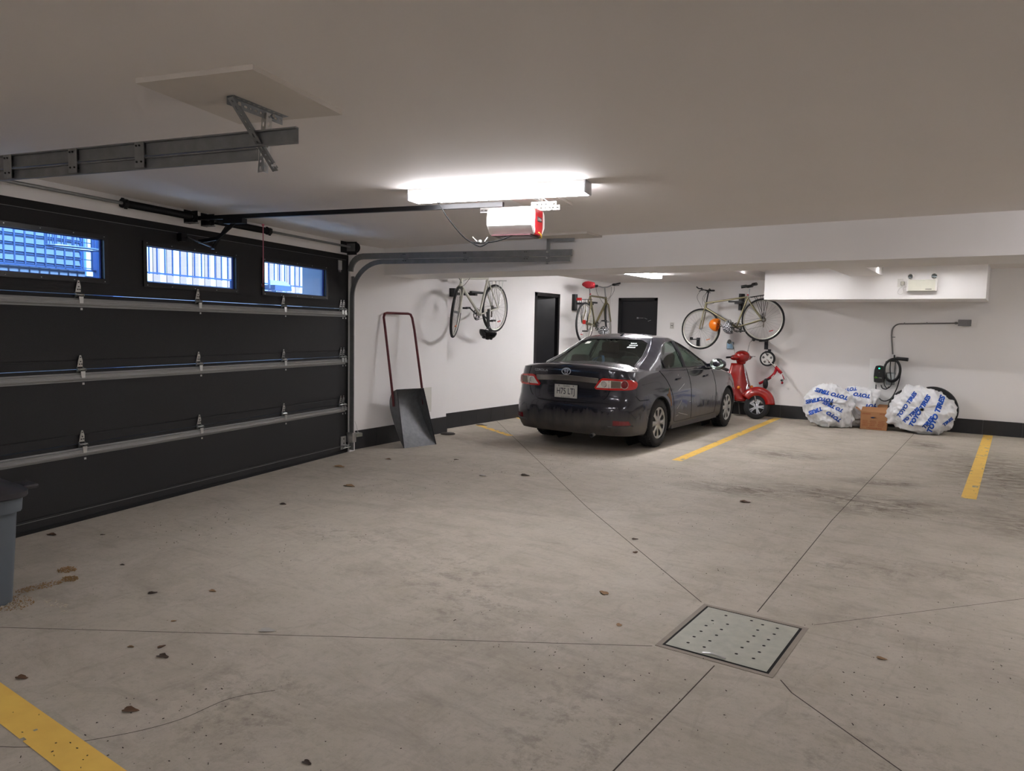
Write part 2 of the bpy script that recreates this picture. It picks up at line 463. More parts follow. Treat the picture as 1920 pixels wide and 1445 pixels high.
def base(name, a, b, tile, first=0.0, h=.225, gap=()):
    a, b = V((*a, 0)), V((*b, 0)); d = (b - a).normalized(); n = V((d.y, -d.x, 0)) * .014; Lg = (b - a).length
    mb = MB().mat(GROUT); mb.prism([a, b, b + V((0, 0, h - .004)), a + V((0, 0, h - .004))], n * .8); mb.mat(TILE)
    s = -first
    while s < Lg:
        s0, s1 = max(0, s + .003), min(Lg, s + tile - .003)
        if s1 > s0 + .01 and not any(g0 < (s0 + s1) / 2 < g1 for g0, g1 in gap):
            for g0, g1 in gap:
                if s0 < g0 < s1: s1 = g0
                if s0 < g1 < s1: s0 = g1
            p, q = a + d * s0, a + d * s1
            mb.prism([p, q, q + V((0, 0, h)), p + V((0, 0, h))], n)
        s += tile
    return struct(mb.build(name))
base('baseboard_left', (-6.522, 6.1), (-6.645, 8.05), .52, .05)
mb = MB().mat(TILE); mb.b2((-6.9, 8.05, 0), (-6.63, 8.062, .225)); struct(mb.build('baseboard_jog'))
base('baseboard_left_rear', (-6.88, 8.062), (-6.88, 10.7), .385, .16)
base('baseboard_left_end', (-6.88, 11.5), (-6.88, 13.52), .385, .1)
base('baseboard_back', (-5.82, 13.53), (4.0, 13.53), .51, .16)
base('baseboard_right', (4.0, 13.5), (4.0, -3.0), .51)

# doors
def door(name, p, d, n, w, h, ajar, deep):
    """p: hinge-side foot on the wall face, d: along the wall, n: into the room"""
    p, d, n = V(p), V(d), V(n); z = V((0, 0, 1))
    t = bpy.data.objects.new(name, None); COL.objects.link(t); struct(t); t.empty_display_size = .1
    f = MB().mat(DARKP)
    for a, b2 in ((0, .06), (w - .06, w)): f.prism([p + d * a - n * .13, p + d * b2 - n * .13, p + d * b2 + n * .015, p + d * a + n * .015], z * h)
    f.prism([p + d * .0 - n * .13 + z * (h - .06), p + d * w - n * .13 + z * (h - .06), p + d * w + n * .015 + z * (h - .06), p + d * 0 + n * .015 + z * (h - .06)], z * .06)
    f.build('door_frame', t)
    ca, sa = math.cos(ajar), math.sin(ajar); dd = d * ca - n * sa; nn = n * ca + d * sa
    q = p + d * .062 - n * .05
    l = MB().mat(P('door_leaf_black', (24, 24, 28), .3, 0, .1, 4)); lw = w - .124
    l.prism([q, q + dd * lw, q + dd * lw - nn * .04, q - nn * .04], z * (h - .058)); lf = l.build('door_leaf', t)
    k = MB().mat(ZINC); kp = q + dd * (lw - .07) + z * 1.0
    k.cyl(kp, kp + nn * .05, .012); k.ball(kp + nn * .06, .026, 8); k.build('door_handle', lf, smooth=60)
    return t
d1 = door('door_1', (-6.88, 11.5, 0), (0, -1, 0), (1, 0, 0), .82, 2.125, R(38), 1)
d2 = door('door_2', (-6.695, 13.53, 0), (1, 0, 0), (0, -1, 0), .84, 2.15, 0, 1)
# dark store room behind the open door
mb = MB().mat(P('store_room_wall', (70, 58, 48), .9))
mb.b2((-8.3, 10.3, 0), (-8.2, 12.2, 2.4)); mb.b2((-8.3, 10.2, 0), (-7.02, 10.3, 2.4)); mb.b2((-8.3, 12.2, 0), (-7.02, 12.3, 2.4)); mb.b2((-8.3, 10.2, 2.4), (-7.02, 12.3, 2.48))
struct(mb.build('wall_store'))
mb = MB().mat(P('brown_shelf_wood', (96, 62, 42), .6))
mb.b2((-8.18, 10.9, .9), (-7.9, 12.1, .93)); mb.b2((-8.18, 10.9, 1.4), (-7.9, 12.1, 1.43)); mb.b2((-8.18, 11.5, 0), (-7.9, 11.53, 1.9))
tag(mb.build('shelf_unit'), 'dim brown shelving seen through the open black doorway', 'shelf')
t = thing('door_latch', 'thin pale metal latch arm on the closed black door in the back wall', 'latch', (-6.1, 13.47, 1.74))
mb = MB().mat(ZINC); mb.bar((-.15, 0, .01), (-.02, 0, .01), .008, .006); mb.build('arm', t)
mb = MB().mat(ZINC); mb.bar((0, 0, .01), (.06, 0, -.01), .008, .006); mb.bar((.08, 0, -.05), (.14, 0, -.03), .01, .006); mb.box((-.15, .02, .01), (.02, .05, .03)); split_build(mb, 'clip', t)

# painted panel and switch plates
mb = MB().mat(P('access_panel_paint', (214, 212, 203), .6)); q0 = V((-6.607, 7.3, 0)); dv = V((-6.645 + 6.515, 2.05, 0)).normalized()
mb.prism([q0 + V((0, 0, .325)), q0 + dv * .40 + V((0, 0, .325)), q0 + dv * .40 + V((0, 0, .665)), q0 + V((0, 0, .665))], (.012, 0, 0))
tag(mb.build('access_panel'), 'small square cream access panel low on the white wall behind the snow scoop', 'access panel')
t = thing('wall_socket', 'white double socket plate on the back wall between the black door and the silver bicycle', 'socket', (-5.54, 13.53, 1.61))
mb = MB().mat(WHT); mb.box((0, -.004, 0), (.085, .008, .125), bev=.002); mb.mat(P('grey_slot', (120, 118, 114))); mb.box((0, -.009, 0), (.05, .003, .09)); mb.build('cover_plate', t)
mb = MB().mat(WHT); mb.box((0, -.012, .024), (.034, .004, .032)); mb.box((0, -.012, -.024), (.034, .004, .032)); split_build(mb, 'outlet', t)
t = thing('wall_thermostat', 'small square pale blue box on the back wall above the red scooter', 'thermostat', (-4.385, 13.53, 1.262))
mb = MB().mat(P('pale_blue_plastic', (176, 200, 216), .4)); mb.box((0, -.012, 0), (.12, .024, .12), bev=.004); mb.build('casing', t)
mb = MB().mat(P('blue_screen', (160, 196, 222), .25)); mb.box((0, -.026, 0), (.09, .004, .09)); mb.build('screen', t)
mb = MB().mat(BLKM)
for a in (-1, 1): mb.box((0.062 * a, -.01, 0), (.005, .02, .12)); mb.box((0, -.01, .062 * a), (.12, .02, .005))
mb.build('rim', t)

# ------------------------------------------------------------------ drain cover
t = thing('drain_cover', 'square pale drain cover with rows of round holes, sunk in the floor', 'drain cover', (-1.067, 3.55, 0))
pm = P('worn_plate_paint', (176, 176, 164), .6, .1, .22, 16, .3, 60)
mb = MB().mat(pm); hx, hy = .238, .296; holes = []
for cx, ys in ((-.155, 5), (-.075, 5), (.075, 6), (.15, 6)):
    for k in range(ys): holes.append((cx + random.uniform(-.004, .004), -.215 + k * .085 + (.02 if cx > 0 else 0)))
holes += [(-.12, .235), (.01, .25)]
oc = [[(x + .0085 * math.cos(2 * PI * k / 8), y + .0085 * math.sin(2 * PI * k / 8)) for k in range(8)] for x, y in holes]
mb.fill([(-hx, -hy), (hx, -hy), (hx, hy), (-hx, hy)], oc, .06, lambda x, y: V((x, y, .0035)))
mb.mat(P('drain_dark', (18, 16, 14), .9)); mb.poly([(-hx - .012, -hy - .012, .0015), (hx + .012, -hy - .012, .0015), (hx + .012, hy + .012, .0015), (-hx - .012, hy + .012, .0015)])
mb.build('plate', t)
mb = MB().mat(P('frame_iron', (150, 140, 128), .7, .0, .25, 12)); a, b2 = .275, .335
for c, s_ in (((0, b2 - .012), (2 * a, .024)), ((0, -b2 + .012), (2 * a, .024)), ((a - .012, 0), (.024, 2 * b2 - .05)), ((-a + .012, 0), (.024, 2 * b2 - .05))): mb.box((c[0], c[1], .001), (s_[0], s_[1], .003))
mb.build('frame', t)
mb = MB().mat(ZINC); mb.tube([(-.06, -.285, .006), (-.02, -.28, .012), (.05, -.285, .008)], .004); mb.build('lift_handle', t)

# ------------------------------------------------------------------ lamps
def emis(name, col, s):
    m = bpy.data.materials.new(name); m.use_nodes = True; b = m.node_tree.nodes['Principled BSDF']
    b.inputs['Base Color'].default_value = (.8, .8, .8, 1); b.inputs['Emission Color'].default_value = (*col, 1); b.inputs['Emission Strength'].default_value = s
    return m
LE = emis('lit_diffuser', (1.0, .985, 1.03), 31.0)
LE3 = emis('lit_diffuser_slim', (1.0, .985, 1.0), 33.0)
LE4 = emis('added_fill_behind', (1.0, .98, 1.03), 27.0)
LE6 = emis('added_fill_middle', (1.0, .985, 1.03), 54.0)
LE7 = emis('added_fill_right', (1.0, .985, 1.03), 34.0)
LE2 = emis('lit_diffuser_rear', (1.0, .985, 1.0), 46.0)
LE5 = emis('lit_diffuser_far_right', (1.0, .985, 1.0), 22.0)
CAPM = P('lamp_end_cap', (196, 196, 202), .4)
def strip_lamp(loc, rz, L_, w, h, label, m, down=False):
    t = thing('ceiling_light', label, 'light', loc, rz, 'strip lights on the ceiling')
    for s in (-1, 1): b = MB().mat(CAPM); b.box((s * (L_ / 2 - .006), 0, -h / 2), (.012, w + .006, h + .004), bev=.003); b.build('end_cap', t)
    tk = .022 if abs(loc[2] - CZ) < .001 else .012; b = MB().mat(P('lamp_tray', (225, 225, 222), .5)); b.box((0, 0, -tk / 2), (L_ - .02, w * (.98 if loc[2] > CZ - .1 else .3), tk)); b.build('tray', t)
    b = MB().mat(m); b.b2((-L_ / 2 + .012, -w / 2, -h), (L_ / 2 - .012, w / 2, -.001 - tk), bev=.006); b.build('diffuser', t)
    if down:
        c = MB().mat(CAPM)
        for s in (-1, 1): c.b2((-L_ / 2, s * w / 2, -h - .004), (L_ / 2, s * (w / 2 + .012), 0))
        split_build(c, 'side_rail', t)
    if loc[2] < CZ - .1:
        for s in (-1, 1): c = MB().mat(CAPM); c.cyl((s * .5, 0, -.006), (s * .5, 0, CZ - loc[2]), .006, 6); c.build('hanging_rod', t)
    return t
strip_lamp((-2.965, 4.09, CZ), math.atan2(.225, .974), 1.29, .14, .078, 'bright white strip light glowing on the ceiling above the garage door opener', LE)
strip_lamp((-5.16, 11.25, 2.456), PI / 2, 1.25, .17, .06, 'bright strip light glimpsed under the beam on the rear ceiling above the car', LE2)
strip_lamp((-2.84, 11.89, 2.56), 0, 1.60, .05, .05, 'slim strip light behind the beam, in front of the left half of the bulkhead', LE3, True)
strip_lamp((-1.23, 11.89, 2.56), 0, 1.60, .05, .05, 'slim strip light behind the beam, in front of the right half of the bulkhead', LE3, True)
strip_lamp((-3.95, 8.9, 2.45), PI / 2, 1.25, .15, .07, 'added unseen strip light just behind the beam, brightening the left walls', LE6)  # added lamp, out of sight, to brighten the left walls
strip_lamp((1.5, 11.4, 2.56), PI / 2, 1.25, .15, .06, 'strip light on the rear ceiling to the right of the bulkhead', LE5)
strip_lamp((1.5, 5.3, CZ), math.atan2(.225, .974), 1.29, .14, .08, 'added unseen fill strip light on the front ceiling right of the camera', LE7)  # added fill lamp out of view, lifts the beam face and front area
strip_lamp((-1.2, -1.6, CZ), math.atan2(.225, .974), 1.29, .14, .08, 'added unseen fill strip light on the front ceiling behind the camera', LE4)  # added fill lamp out of view, lifts the ceiling and near floor

# ------------------------------------------------------------------ outside the garage door
su = bpy.data.lights.new('sun', 'SUN'); su.energy = 28.0; su.angle = .05; su.color = (.62, .80, 1.0); suo = bpy.data.objects.new('sun', su); COL.objects.link(suo)
suo.location = (0, 0, 12); suo.rotation_euler = (Nn * -.42 + V((0, 0, -1)) + E_ * .1).to_track_quat('-Z', 'Y').to_euler()
w = bpy.data.worlds.new('world'); SC.world = w; w.use_nodes = True
bg = w.node_tree.nodes['Background']; bg.inputs[0].default_value = (.50, .72, 1.0, 1); bg.inputs[1].default_value = 3.4
mb = MB().mat(P('wet_drive', (215, 222, 230), .8)); 
mb.prism([D(-9, -.2, -.12), D(9, -.2, -.12), D(9, -9, -.1), D(-9, -9, -.1)], (0, 0, .1)); struct(mb.build('ground_outside'))
BW = P('pale_blue_concrete', (92, 106, 126), .8)
mb = MB().mat(BW); dbox(mb, -8, 6, -2.95, -2.6, -.1, 1.985); struct(mb.build('retaining_wall'))
mb = MB().mat(BW); dbox(mb, 1.33, 4.4, -3.1, -2.52, 1.9, 2.03); struct(mb.build('ledge_outside'))
mb = MB().mat(P('blue_post_paint', (70, 104, 165), .6)); dbox(mb, 1.12, 1.25, -2.5, -2.2, -.1, 3.2); struct(mb.build('pillar_outside'))
RAILM = P('dark_blue_rail', (46, 70, 110), .5)
t = thing('grid_railing', 'square grid railing seen through the left garage window', 'railing')
mb = MB().mat(RAILM)
for k in range(24): mb.bar(D(1.30 + k * .108, -2.45, 2.04), D(1.30 + k * .108, -2.45, 2.75), .014, .014)
split_build(mb, 'upright', t)
mb = MB().mat(RAILM)
for k in range(8): mb.bar(D(1.28, -2.46, 2.06 + k * .092), D(3.9, -2.46, 2.06 + k * .092), .01, .01)
mb.bar(D(1.0, -2.46, 2.035), D(3.9, -2.46, 2.035), .03, .02)
split_build(mb, 'crossbar', t)
t = thing('bar_railing', 'dark upright bar railing seen through the middle and right garage windows', 'railing')
mb = MB().mat(RAILM)
for k in range(30): mb.bar(D(.80 - k * .121, -2.55, 2.07), D(.80 - k * .121, -2.55, 2.85), .014, .014)
split_build(mb, 'upright', t)
mb = MB().mat(RAILM); mb.bar(D(.95, -2.55, 2.085), D(-2.75, -2.55, 2.085), .022, .02); mb.bar(D(.95, -2.55, 2.85), D(-2.75, -2.55, 2.85), .022, .02)
for u in (-.98, -1.85): mb.bar(D(u, -2.55, 1.98), D(u, -2.55, 2.1), .05, .05)
split_build(mb, 'crossbar', t)
t = thing('picket_fence', 'pale wooden picket fence behind the railing outside the windows', 'fence')
pk = MB().mat(P('pale_fence_wood', (150, 124, 114), .8, 0, .1, 5, .2, 20)).b2((-.06, -.01, 0), (.06, .01, 1.6))
p0 = pk.build('picket', t, loc=D(-.25, -3.7, 1.6), rot=(0, 0, DRZ))
for k in range(1, 21):
    c = p0.copy(); COL.objects.link(c); c.parent = t; c.location = D(-.25 - k * .243, -3.7, 1.6)
mb = MB().mat(MATS['pale_fence_wood']); mb.bar(D(-.2, -3.73, 2.95), D(-5.3, -3.73, 2.95), .03, .08); mb.bar(D(-.2, -3.73, 1.75), D(-5.3, -3.73, 1.75), .03, .08); split_build(mb, 'fence_rail', t)
t = thing('house', 'pale blue house with horizontal siding seen through the left garage window', 'house')
mb = MB().mat(P('pale_blue_siding', (62, 82, 112), .7))
for k in range(16):
    z = 1.2 + k * .115
    mb.prism([D(-.15, -4.5, z), D(-.15, -4.46, z), D(-.15, -4.495, z + .115)], E_ * 5.5)
dbox(mb, -.15, 5.35, -4.7, -4.5, 0, 3.1); mb.build('siding', t)
mb = MB().mat(P('blue_trim_board', (70, 110, 175), .6)); dbox(mb, -.22, -.15, -4.7, -4.44, 0, 3.1); mb.build('corner_board', t)
t = thing('wire_basket', 'curved wire basket hanging outside beyond the left garage window', 'basket', D(1.7, -2.2, 2.24), DRZ)
mb = MB().mat(RAILM); mb.tube([(.3 * math.cos(a) * 1.0, .12 * math.sin(a), .0) for a in [2 * PI * k / 24 for k in range(24)]], .012, 6, loop=True)
mb.build('rim', t)
mb = MB().mat(RAILM)
for k in range(16):
    a = 2 * PI * k / 16; mb.bar((.3 * math.cos(a), .12 * math.sin(a), 0), (.3 * math.cos(a), .12 * math.sin(a), .16), .007, .007)
split_build(mb, 'wire', t)
t = thing('garden_box', 'dark box with a curved pale lid outside the right garage window', 'box', D(-1.75, -2.4, 1.985), DRZ); t.scale = (.8, 1, .62)
mb = MB().mat(P('dark_blue_box', (50, 74, 110), .5)); mb.b2((-.25, -.1, 0), (.22, .1, .12)); mb.build('body', t)
mb = MB().mat(P('pale_lid', (140, 160, 180), .4)); mb.sweep([(-.1, 0), (.1, 0), (.1, .015), (-.1, .015)], [(-.3 + .0, 0, .0), (-.29, 0, .06), (-.25, 0, .1), (-.18, 0, .13), (.22, 0, .135)], up=(0, 1, 0)); mb.build('lid', t)
# ------------------------------------------------------------------ garage door (local x: along the door from its right end, y: into the room)
def woodgrain():
    m = P('black_embossed_steel', (15, 14, 16), .55, .0, .15, 10, .55, 55, (1.2, 1, 16)); return m
DOORM = woodgrain()
GW = 4.64
t = thing('garage_door', 'wide black sectional garage door with three windows and grey struts', 'garage door', O, DRZ)
seams = [0.03, .58, 1.13, 1.68, 2.24]
wins = [(.40, 1.40), (1.79, 2.79), (3.18, 4.18)]; WZ = (1.805, 2.098)
for i in range(4):
    z0, z1 = seams[i] + .002, seams[i + 1] - .002
    mb = MB().mat(DOORM)
    if i < 3:
        prof = [(-.045, z0), (0, z0), (0, z0 + .06), (-.004, z0 + .066), (0, z0 + .072), (0, z1 - .055), (-.004, z1 - .05), (0, z1 - .044), (0, z1), (-.045, z1)]
        a = [mb.bm.verts.new((0, y, z)) for y, z in prof]; b = [mb.bm.verts.new((GW, y, z)) for y, z in prof]
        mb.face(a); mb.face(list(reversed(b)))
        for k in range(len(a)): mb.face([a[k], b[k], b[(k + 1) % len(a)], a[(k + 1) % len(a)]])
    else:
        us = [0] + [v for w_ in wins for v in w_] + [GW]
        for k in range(len(us) - 1):
            if k % 2 == 0: mb.b2((us[k], -.045, z0), (us[k + 1], 0, z1))
            else: mb.b2((us[k], -.045, z0), (us[k + 1], 0, WZ[0])); mb.b2((us[k], -.045, WZ[1]), (us[k + 1], 0, z1))
        for zz in (z0 + .03, z0 + .075): mb.b2((0, 0, zz), (GW, .003, zz + .006))
    mb.build('door_section', t)
mb = MB().mat(P('pale_seam', (120, 118, 116), .5)); mb.b2((0, -.002, 2.24), (GW, .001, 2.243)); mb.b2((0, -.002, .082), (GW, .004, .086)); split_build(mb, 'seam_strip', t)
FRM = P('black_window_frame', (14, 13, 17), .35)
PANE = glass('window_pane', (226, 236, 246))
BLUEE = P('blue_sealant', (28, 52, 150), .5)
for a, b in wins:
    mb = MB().mat(FRM); f = .035
    for lo, hi in (((a - f, -.002, WZ[0] - f), (b + f, .012, WZ[0])), ((a - f, -.002, WZ[1]), (b + f, .012, WZ[1] + f)), ((a - f, -.002, WZ[0]), (a, .012, WZ[1])), ((b, -.002, WZ[0]), (b + f, .012, WZ[1]))): mb.b2(lo, hi)
    mb.mat(BLUEE)
    for lo, hi in (((a, -.03, WZ[0]), (b, -.022, WZ[0] + .006)), ((a, -.03, WZ[1] - .006), (b, -.022, WZ[1])), ((a, -.03, WZ[0]), (a + .008, -.022, WZ[1])), ((b - .008, -.03, WZ[0]), (b, -.022, WZ[1]))): mb.b2(lo, hi)
    mb.mat(ZINC)
    for k in range(5):
        for zz in (WZ[0] - f * .6, WZ[1] + f * .6): mb.box((a + (b - a) * k / 4, .0135, zz), (.006, .003, .006))
    wf = mb.build('window_frame', t)
    mb = MB().mat(PANE); mb.b2((a, -.03, WZ[0]), (b, -.026, WZ[1])); mb.build('pane', wf)
STR = P('strut_steel', (150, 150, 148), .75, .0, .12, 14)
for zb in (.49, 1.045, 1.59):
    mb = MB().mat(STR)
    # hat profile along the door
    pr = [(.004, -.004), (.004, .012), (.028, .014), (.032, .024), (.028, .034), (.034, .048), (.004, .05), (.004, .06)]
    back = [(p[0] + .003, p[1]) for p in pr]
    ring = [(y, z) for y, z in pr] + [(y, z) for y, z in reversed([(q[0] - .002 + .004, q[1]) for q in pr])]
    A = [mb.bm.verts.new((.02, y, zb + z)) for y, z in ring]; B = [mb.bm.verts.new((GW - .02, y, zb + z)) for y, z in ring]
    for k in range(len(A)): mb.face([A[k], B[k], B[(k + 1) % len(A)], A[(k + 1) % len(A)]])
    mb.build('strut', t)
def hinge_mb(wd=.05):
    mb = MB().mat(ZINC); c = V((0, 0, 0))
    mb.prism([(-.022, .003, .03), (.022, .003, .03), (.018, .01, .075), (.006, .01, .115), (-.006, .01, .115), (-.018, .01, .075)], (0, .003, 0))
    mb.prism([(-.026, .003, .03), (-.026, .045, .005), (-.026, .003, -.01)], (.003, 0, 0)); mb.prism([(.023, .003, .03), (.023, .045, .005), (.023, .003, -.01)], (.003, 0, 0))
    mb.cyl((-.034, .022, .012), (.034, .022, .012), .007, 8)
    mb.prism([(-.018, .036, -.002), (.018, .036, -.002), (.014, .038, -.05), (-.014, .038, -.05)], (0, .003, 0))
    mb.prism([(-.008, .036, -.085), (.008, .036, -.085), (.008, .036, -.1), (-.008, .036, -.1)], (0, .003, 0))
    mb.mat(BLKM)
    for x, z in ((0, .1), (0, .07), (.009, .05), (-.009, .05)): mb.cyl((x, .012, z), (x, .018, z), .004, 6)
    return mb
hi0 = None
for u in (.06, .115, 1.12, 2.26, 3.40, 4.52, 4.58):
    for zb in (.565, 1.12, 1.665):
        if hi0 is None: hi0 = hinge_mb().build('hinge', t); h = hi0
        else: h = hi0.copy(); COL.objects.link(h)
        h.location = (u, 0, zb)
mb = MB().mat(ZINC)
mb.b2((.10, .004, 2.12), (.17, .012, 2.225)); mb.prism([(.115, .004, 2.12), (.13, .004, 2.12), (.124, .01, 2.09)], (0, .004, 0)); mb.prism([(.145, .004, 2.12), (.16, .004, 2.12), (.152, .01, 2.09)], (0, .004, 0)); mb.build('top_bracket', t)
for u in (.06, 4.58):
    mb = MB().mat(ZINC); mb.b2((u - .05, .003, .05), (u + .05, .012, .2)); mb.b2((u - .05, .012, .09), (u + .05, .06, .1)); mb.cyl((u - .09, .045, .07), (u + .06, .045, .07), .008, 8); mb.mat(BLKM)
    for z in (.07, .12, .17): mb.cyl((u, .012, z), (u, .02, z), .006, 6)
    mb.build('bottom_bracket', t)
mb = MB().mat(P('rubber_seal', (18, 18, 18), .8)); mb.b2((-.02, -.05, 0), (GW + .02, .0, .028)); mb.b2((-.06, -.05, 2.243), (GW + .05, -.003, 2.312)); mb.b2((-.06, -.05, 0), (-.005, -.004, 2.31)); mb.b2((GW + .005, -.05, 0), (GW + .06, -.004, 2.31)); split_build(mb, 'weather_seal', t)

# ---- tracks
def cprof(w, d, th=.003, flip=1):
    return [(-w, 0), (-w, d), (-w + .008, d), (-w + .008, d - th), (-w + th, d - th), (-w + th, th), (w - th, th), (w - th, d - th), (w - .008, d - th), (w - .008, d), (w, d), (w, 0)]
def track(uu, label, side, y_up, y_lo):
    """side +1: right end of the door (x small); the open side of the channel looks at the door middle"""
    t = thing('door_track', label, 'door track', O, DRZ)
    x = uu; out = -side
    # lower rail: vertical, quarter bend, level
    path = [V((x, .055, z)) for z in (.03, .6, 1.2, 1.82)] + arc((x, .055 + .40, 1.82), .40, PI, PI / 2, 12, (0, 1, 0), (0, 0, 1))[1:] + [V((x, y, 2.22)) for y in (1.0, 1.7, y_lo)]
    pr = [(-.026, 0), (.026, 0), (.026, -.016 * out), (.021, -.016 * out), (.021, -.003 * out), (-.021, -.003 * out), (-.021, -.016 * out), (-.026, -.016 * out)]
    mb = MB().mat(STEELD)
    mb.sweep(pr, path, up=(-1, 0, 0)); mb.build('lower_rail', t)
    path = arc((x + .0, .03 + .17, 2.114), .17, PI, PI / 2, 6, (0, 1, 0), (0, 0, 1)) + [V((x, y, 2.284)) for y in (.8, 1.7, y_up)]
    pr = [(-.033, 0), (.033, 0), (.033, -.02 * out), (.027, -.02 * out), (.027, -.003 * out), (-.027, -.003 * out), (-.027, -.02 * out), (-.033, -.02 * out)]
    mb = MB().mat(STEELD); mb.sweep(pr, path, up=(-1, 0, 0)); mb.build('upper_rail', t)
    mb = MB().mat(STEEL)
    for y in ((1.17, 1.63, 2.06) if side < 0 else (.75, 1.5, 2.2)): mb.b2((x - .02 * side, y - .028, 2.20), (x - .024 * side, y + .028, 2.315)); 
    mb.mat(BLKM)
    for y in ((1.17, 1.63, 2.06) if side < 0 else (.75, 1.5, 2.2)):
        for dy, z in ((-.014, 2.225), (.014, 2.225), (-.016, 2.298), (.004, 2.298)): mb.cyl((x + .018 * -side * -1, y + dy, z), (x - .0285 * -side * -1, y + dy, z), .0045, 6)
    split_build(mb, 'joining_plate', t)
    # wall angle and jamb brackets
    mb = MB().mat(STEEL); mb.b2((x - .045 * side, -.002, .02), (x - .042 * side, .06, 2.06)); mb.b2((x - .045 * side, -.004, .02), (x - .085 * side, .0, 2.06)); mb.build('wall_angle', t)
    mb = MB().mat(ZINC); mb.b2((x - .055 * side, .0, .12), (x + .02 * side, .085, .235)); mb.build('foot_bracket', t)
    return t
tr = track(-.035, 'grey steel track rising beside the right end of the garage door and bending back', 1, 2.70, 2.68)
tl = track(GW + .02, 'grey double steel track hanging from the ceiling at the upper left', -1, 2.93, 2.72)
def perf(mb, p1, p2, wdir, w, sp=.03):
    """perforated steel strip: real octagonal holes"""
    p1, p2 = V(p1), V(p2); d = p2 - p1; Lg = d.length; d.normalize(); wd = V(wdir); wd = (wd - d * wd.dot(d)).normalized()
    n = max(1, int(Lg / sp)); c = Lg / n; th = d.cross(wd) * .0025
    for k in range(n):
        cc = p1 + d * (k + .5) * c
        sq = [cc + d * (c / 2) * a + wd * (w / 2) * b for a, b in ((1, 0), (1, 1), (0, 1), (-1, 1), (-1, 0), (-1, -1), (0, -1), (1, -1))]
        rx = .011 if k % 2 else .006
        oc = [cc + d * rx * math.cos(PI / 4 * q) + wd * .0055 * math.sin(PI / 4 * q) for q in range(8)]
        S = [mb.bm.verts.new(q) for q in sq]; Q = [mb.bm.verts.new(q) for q in oc]
        S2 = [mb.bm.verts.new(q + th) for q in sq]; Q2 = [mb.bm.verts.new(q + th) for q in oc]
        for q in range(8):
            r = (q + 1) % 8; mb.face([S[q], S[r], Q[r], Q[q]]); mb.face([S2[r], S2[q], Q2[q], Q2[r]]); mb.face([Q[q], Q[r], Q2[r], Q2[q]])
            mb.face([S[r], S[q], S2[q], S2[r]])
def angle_iron(mb, p1, p2, a, b, w=.034):
    a, b = V(a).normalized() * w / 2, V(b).normalized() * w / 2
    perf(mb, V(p1) + a, V(p2) + a, a, w); perf(mb, V(p1) + b, V(p2) + b, b, w)
t = thing('track_hanger', 'triangular hanger of perforated angle iron holding the upper left door track', 'hanger', (-2.78, 2.05, 2.45))
dn = Nn
mb = MB().mat(STEEL); angle_iron(mb, (.03, -.16, -.018), (-.03, .165, -.018), (0, 0, -1), (1, .2, 0), .036); mb.weld().build('ceiling_angle', t)
mb = MB().mat(ZINC); angle_iron(mb, (.0, .055, -.03), (.0, .03, -.29), (0, 1, 0), (-1, 0, 0), .03); mb.weld().build('drop_angle', t)
mb = MB().mat(STEELD); angle_iron(mb, (.04, -.165, -.03), (.035, .06, -.285), (0, 1, .6), (1, .1, 0), .034); mb.weld().build('brace_angle', t)
mb = MB().mat(CHROME)
for p in ((.055, -.13, -.05), (.03, .06, -.05), (.06, .04, -.265)): mb.cyl(p, (p[0] + .015, p[1], p[2]), .009, 6)
split_build(mb, 'bolt', t)
# right track hanger + boards
t = thing('track_hanger', 'small grey bracket holding the right door track against the white beam', 'hanger', D(-.03, 2.5, 2.45))
mb = MB().mat(STEELD)
q = lambda u, y, z: D(u, y, z) - D(-.03, 2.5, 2.45)
mb.prism([q(-.05, 2.42, 2.40), q(-.05, 2.72, 2.40), q(-.05, 2.72, 2.44), q(-.05, 2.42, 2.44)], E_ * .004); mb.build('ceiling_angle', t)
mb = MB().mat(STEELD); mb.prism([q(-.05, 2.42, 2.19), q(-.05, 2.46, 2.19), q(-.05, 2.46, 2.44), q(-.05, 2.42, 2.44)], E_ * .004); mb.build('drop_angle', t)
mb = MB().mat(ZINC)
for z in (2.175, 2.23, 2.29): mb.cyl(q(-.03, 2.44, z), q(-.0, 2.44, z), .01, 6)
split_build(mb, 'bolt', t)
BRD = P('painted_board', (212, 204, 194), .75, 0, .05, 5)
def board(c, sx, sy, rz, label, th=.02, z=CZ):
    mb = MB().mat(BRD); mb.box((0, 0, -th / 2), (sx, sy, th)); o = mb.build('ceiling_board', loc=(c[0], c[1], z), rot=(0, 0, rz)); tag(o, label, 'board', 'plywood boards on the ceiling')
board((-2.735, 1.965), .56, .60, R(15), 'large square painted board on the ceiling above the left track hanger')
board((-2.95, 4.60), .36, .50, R(13), 'small painted board on the ceiling above the garage door opener')
board((-3.80, 6.52), .56, .34, R(2), 'small painted board on the ceiling above the end of the right door track')

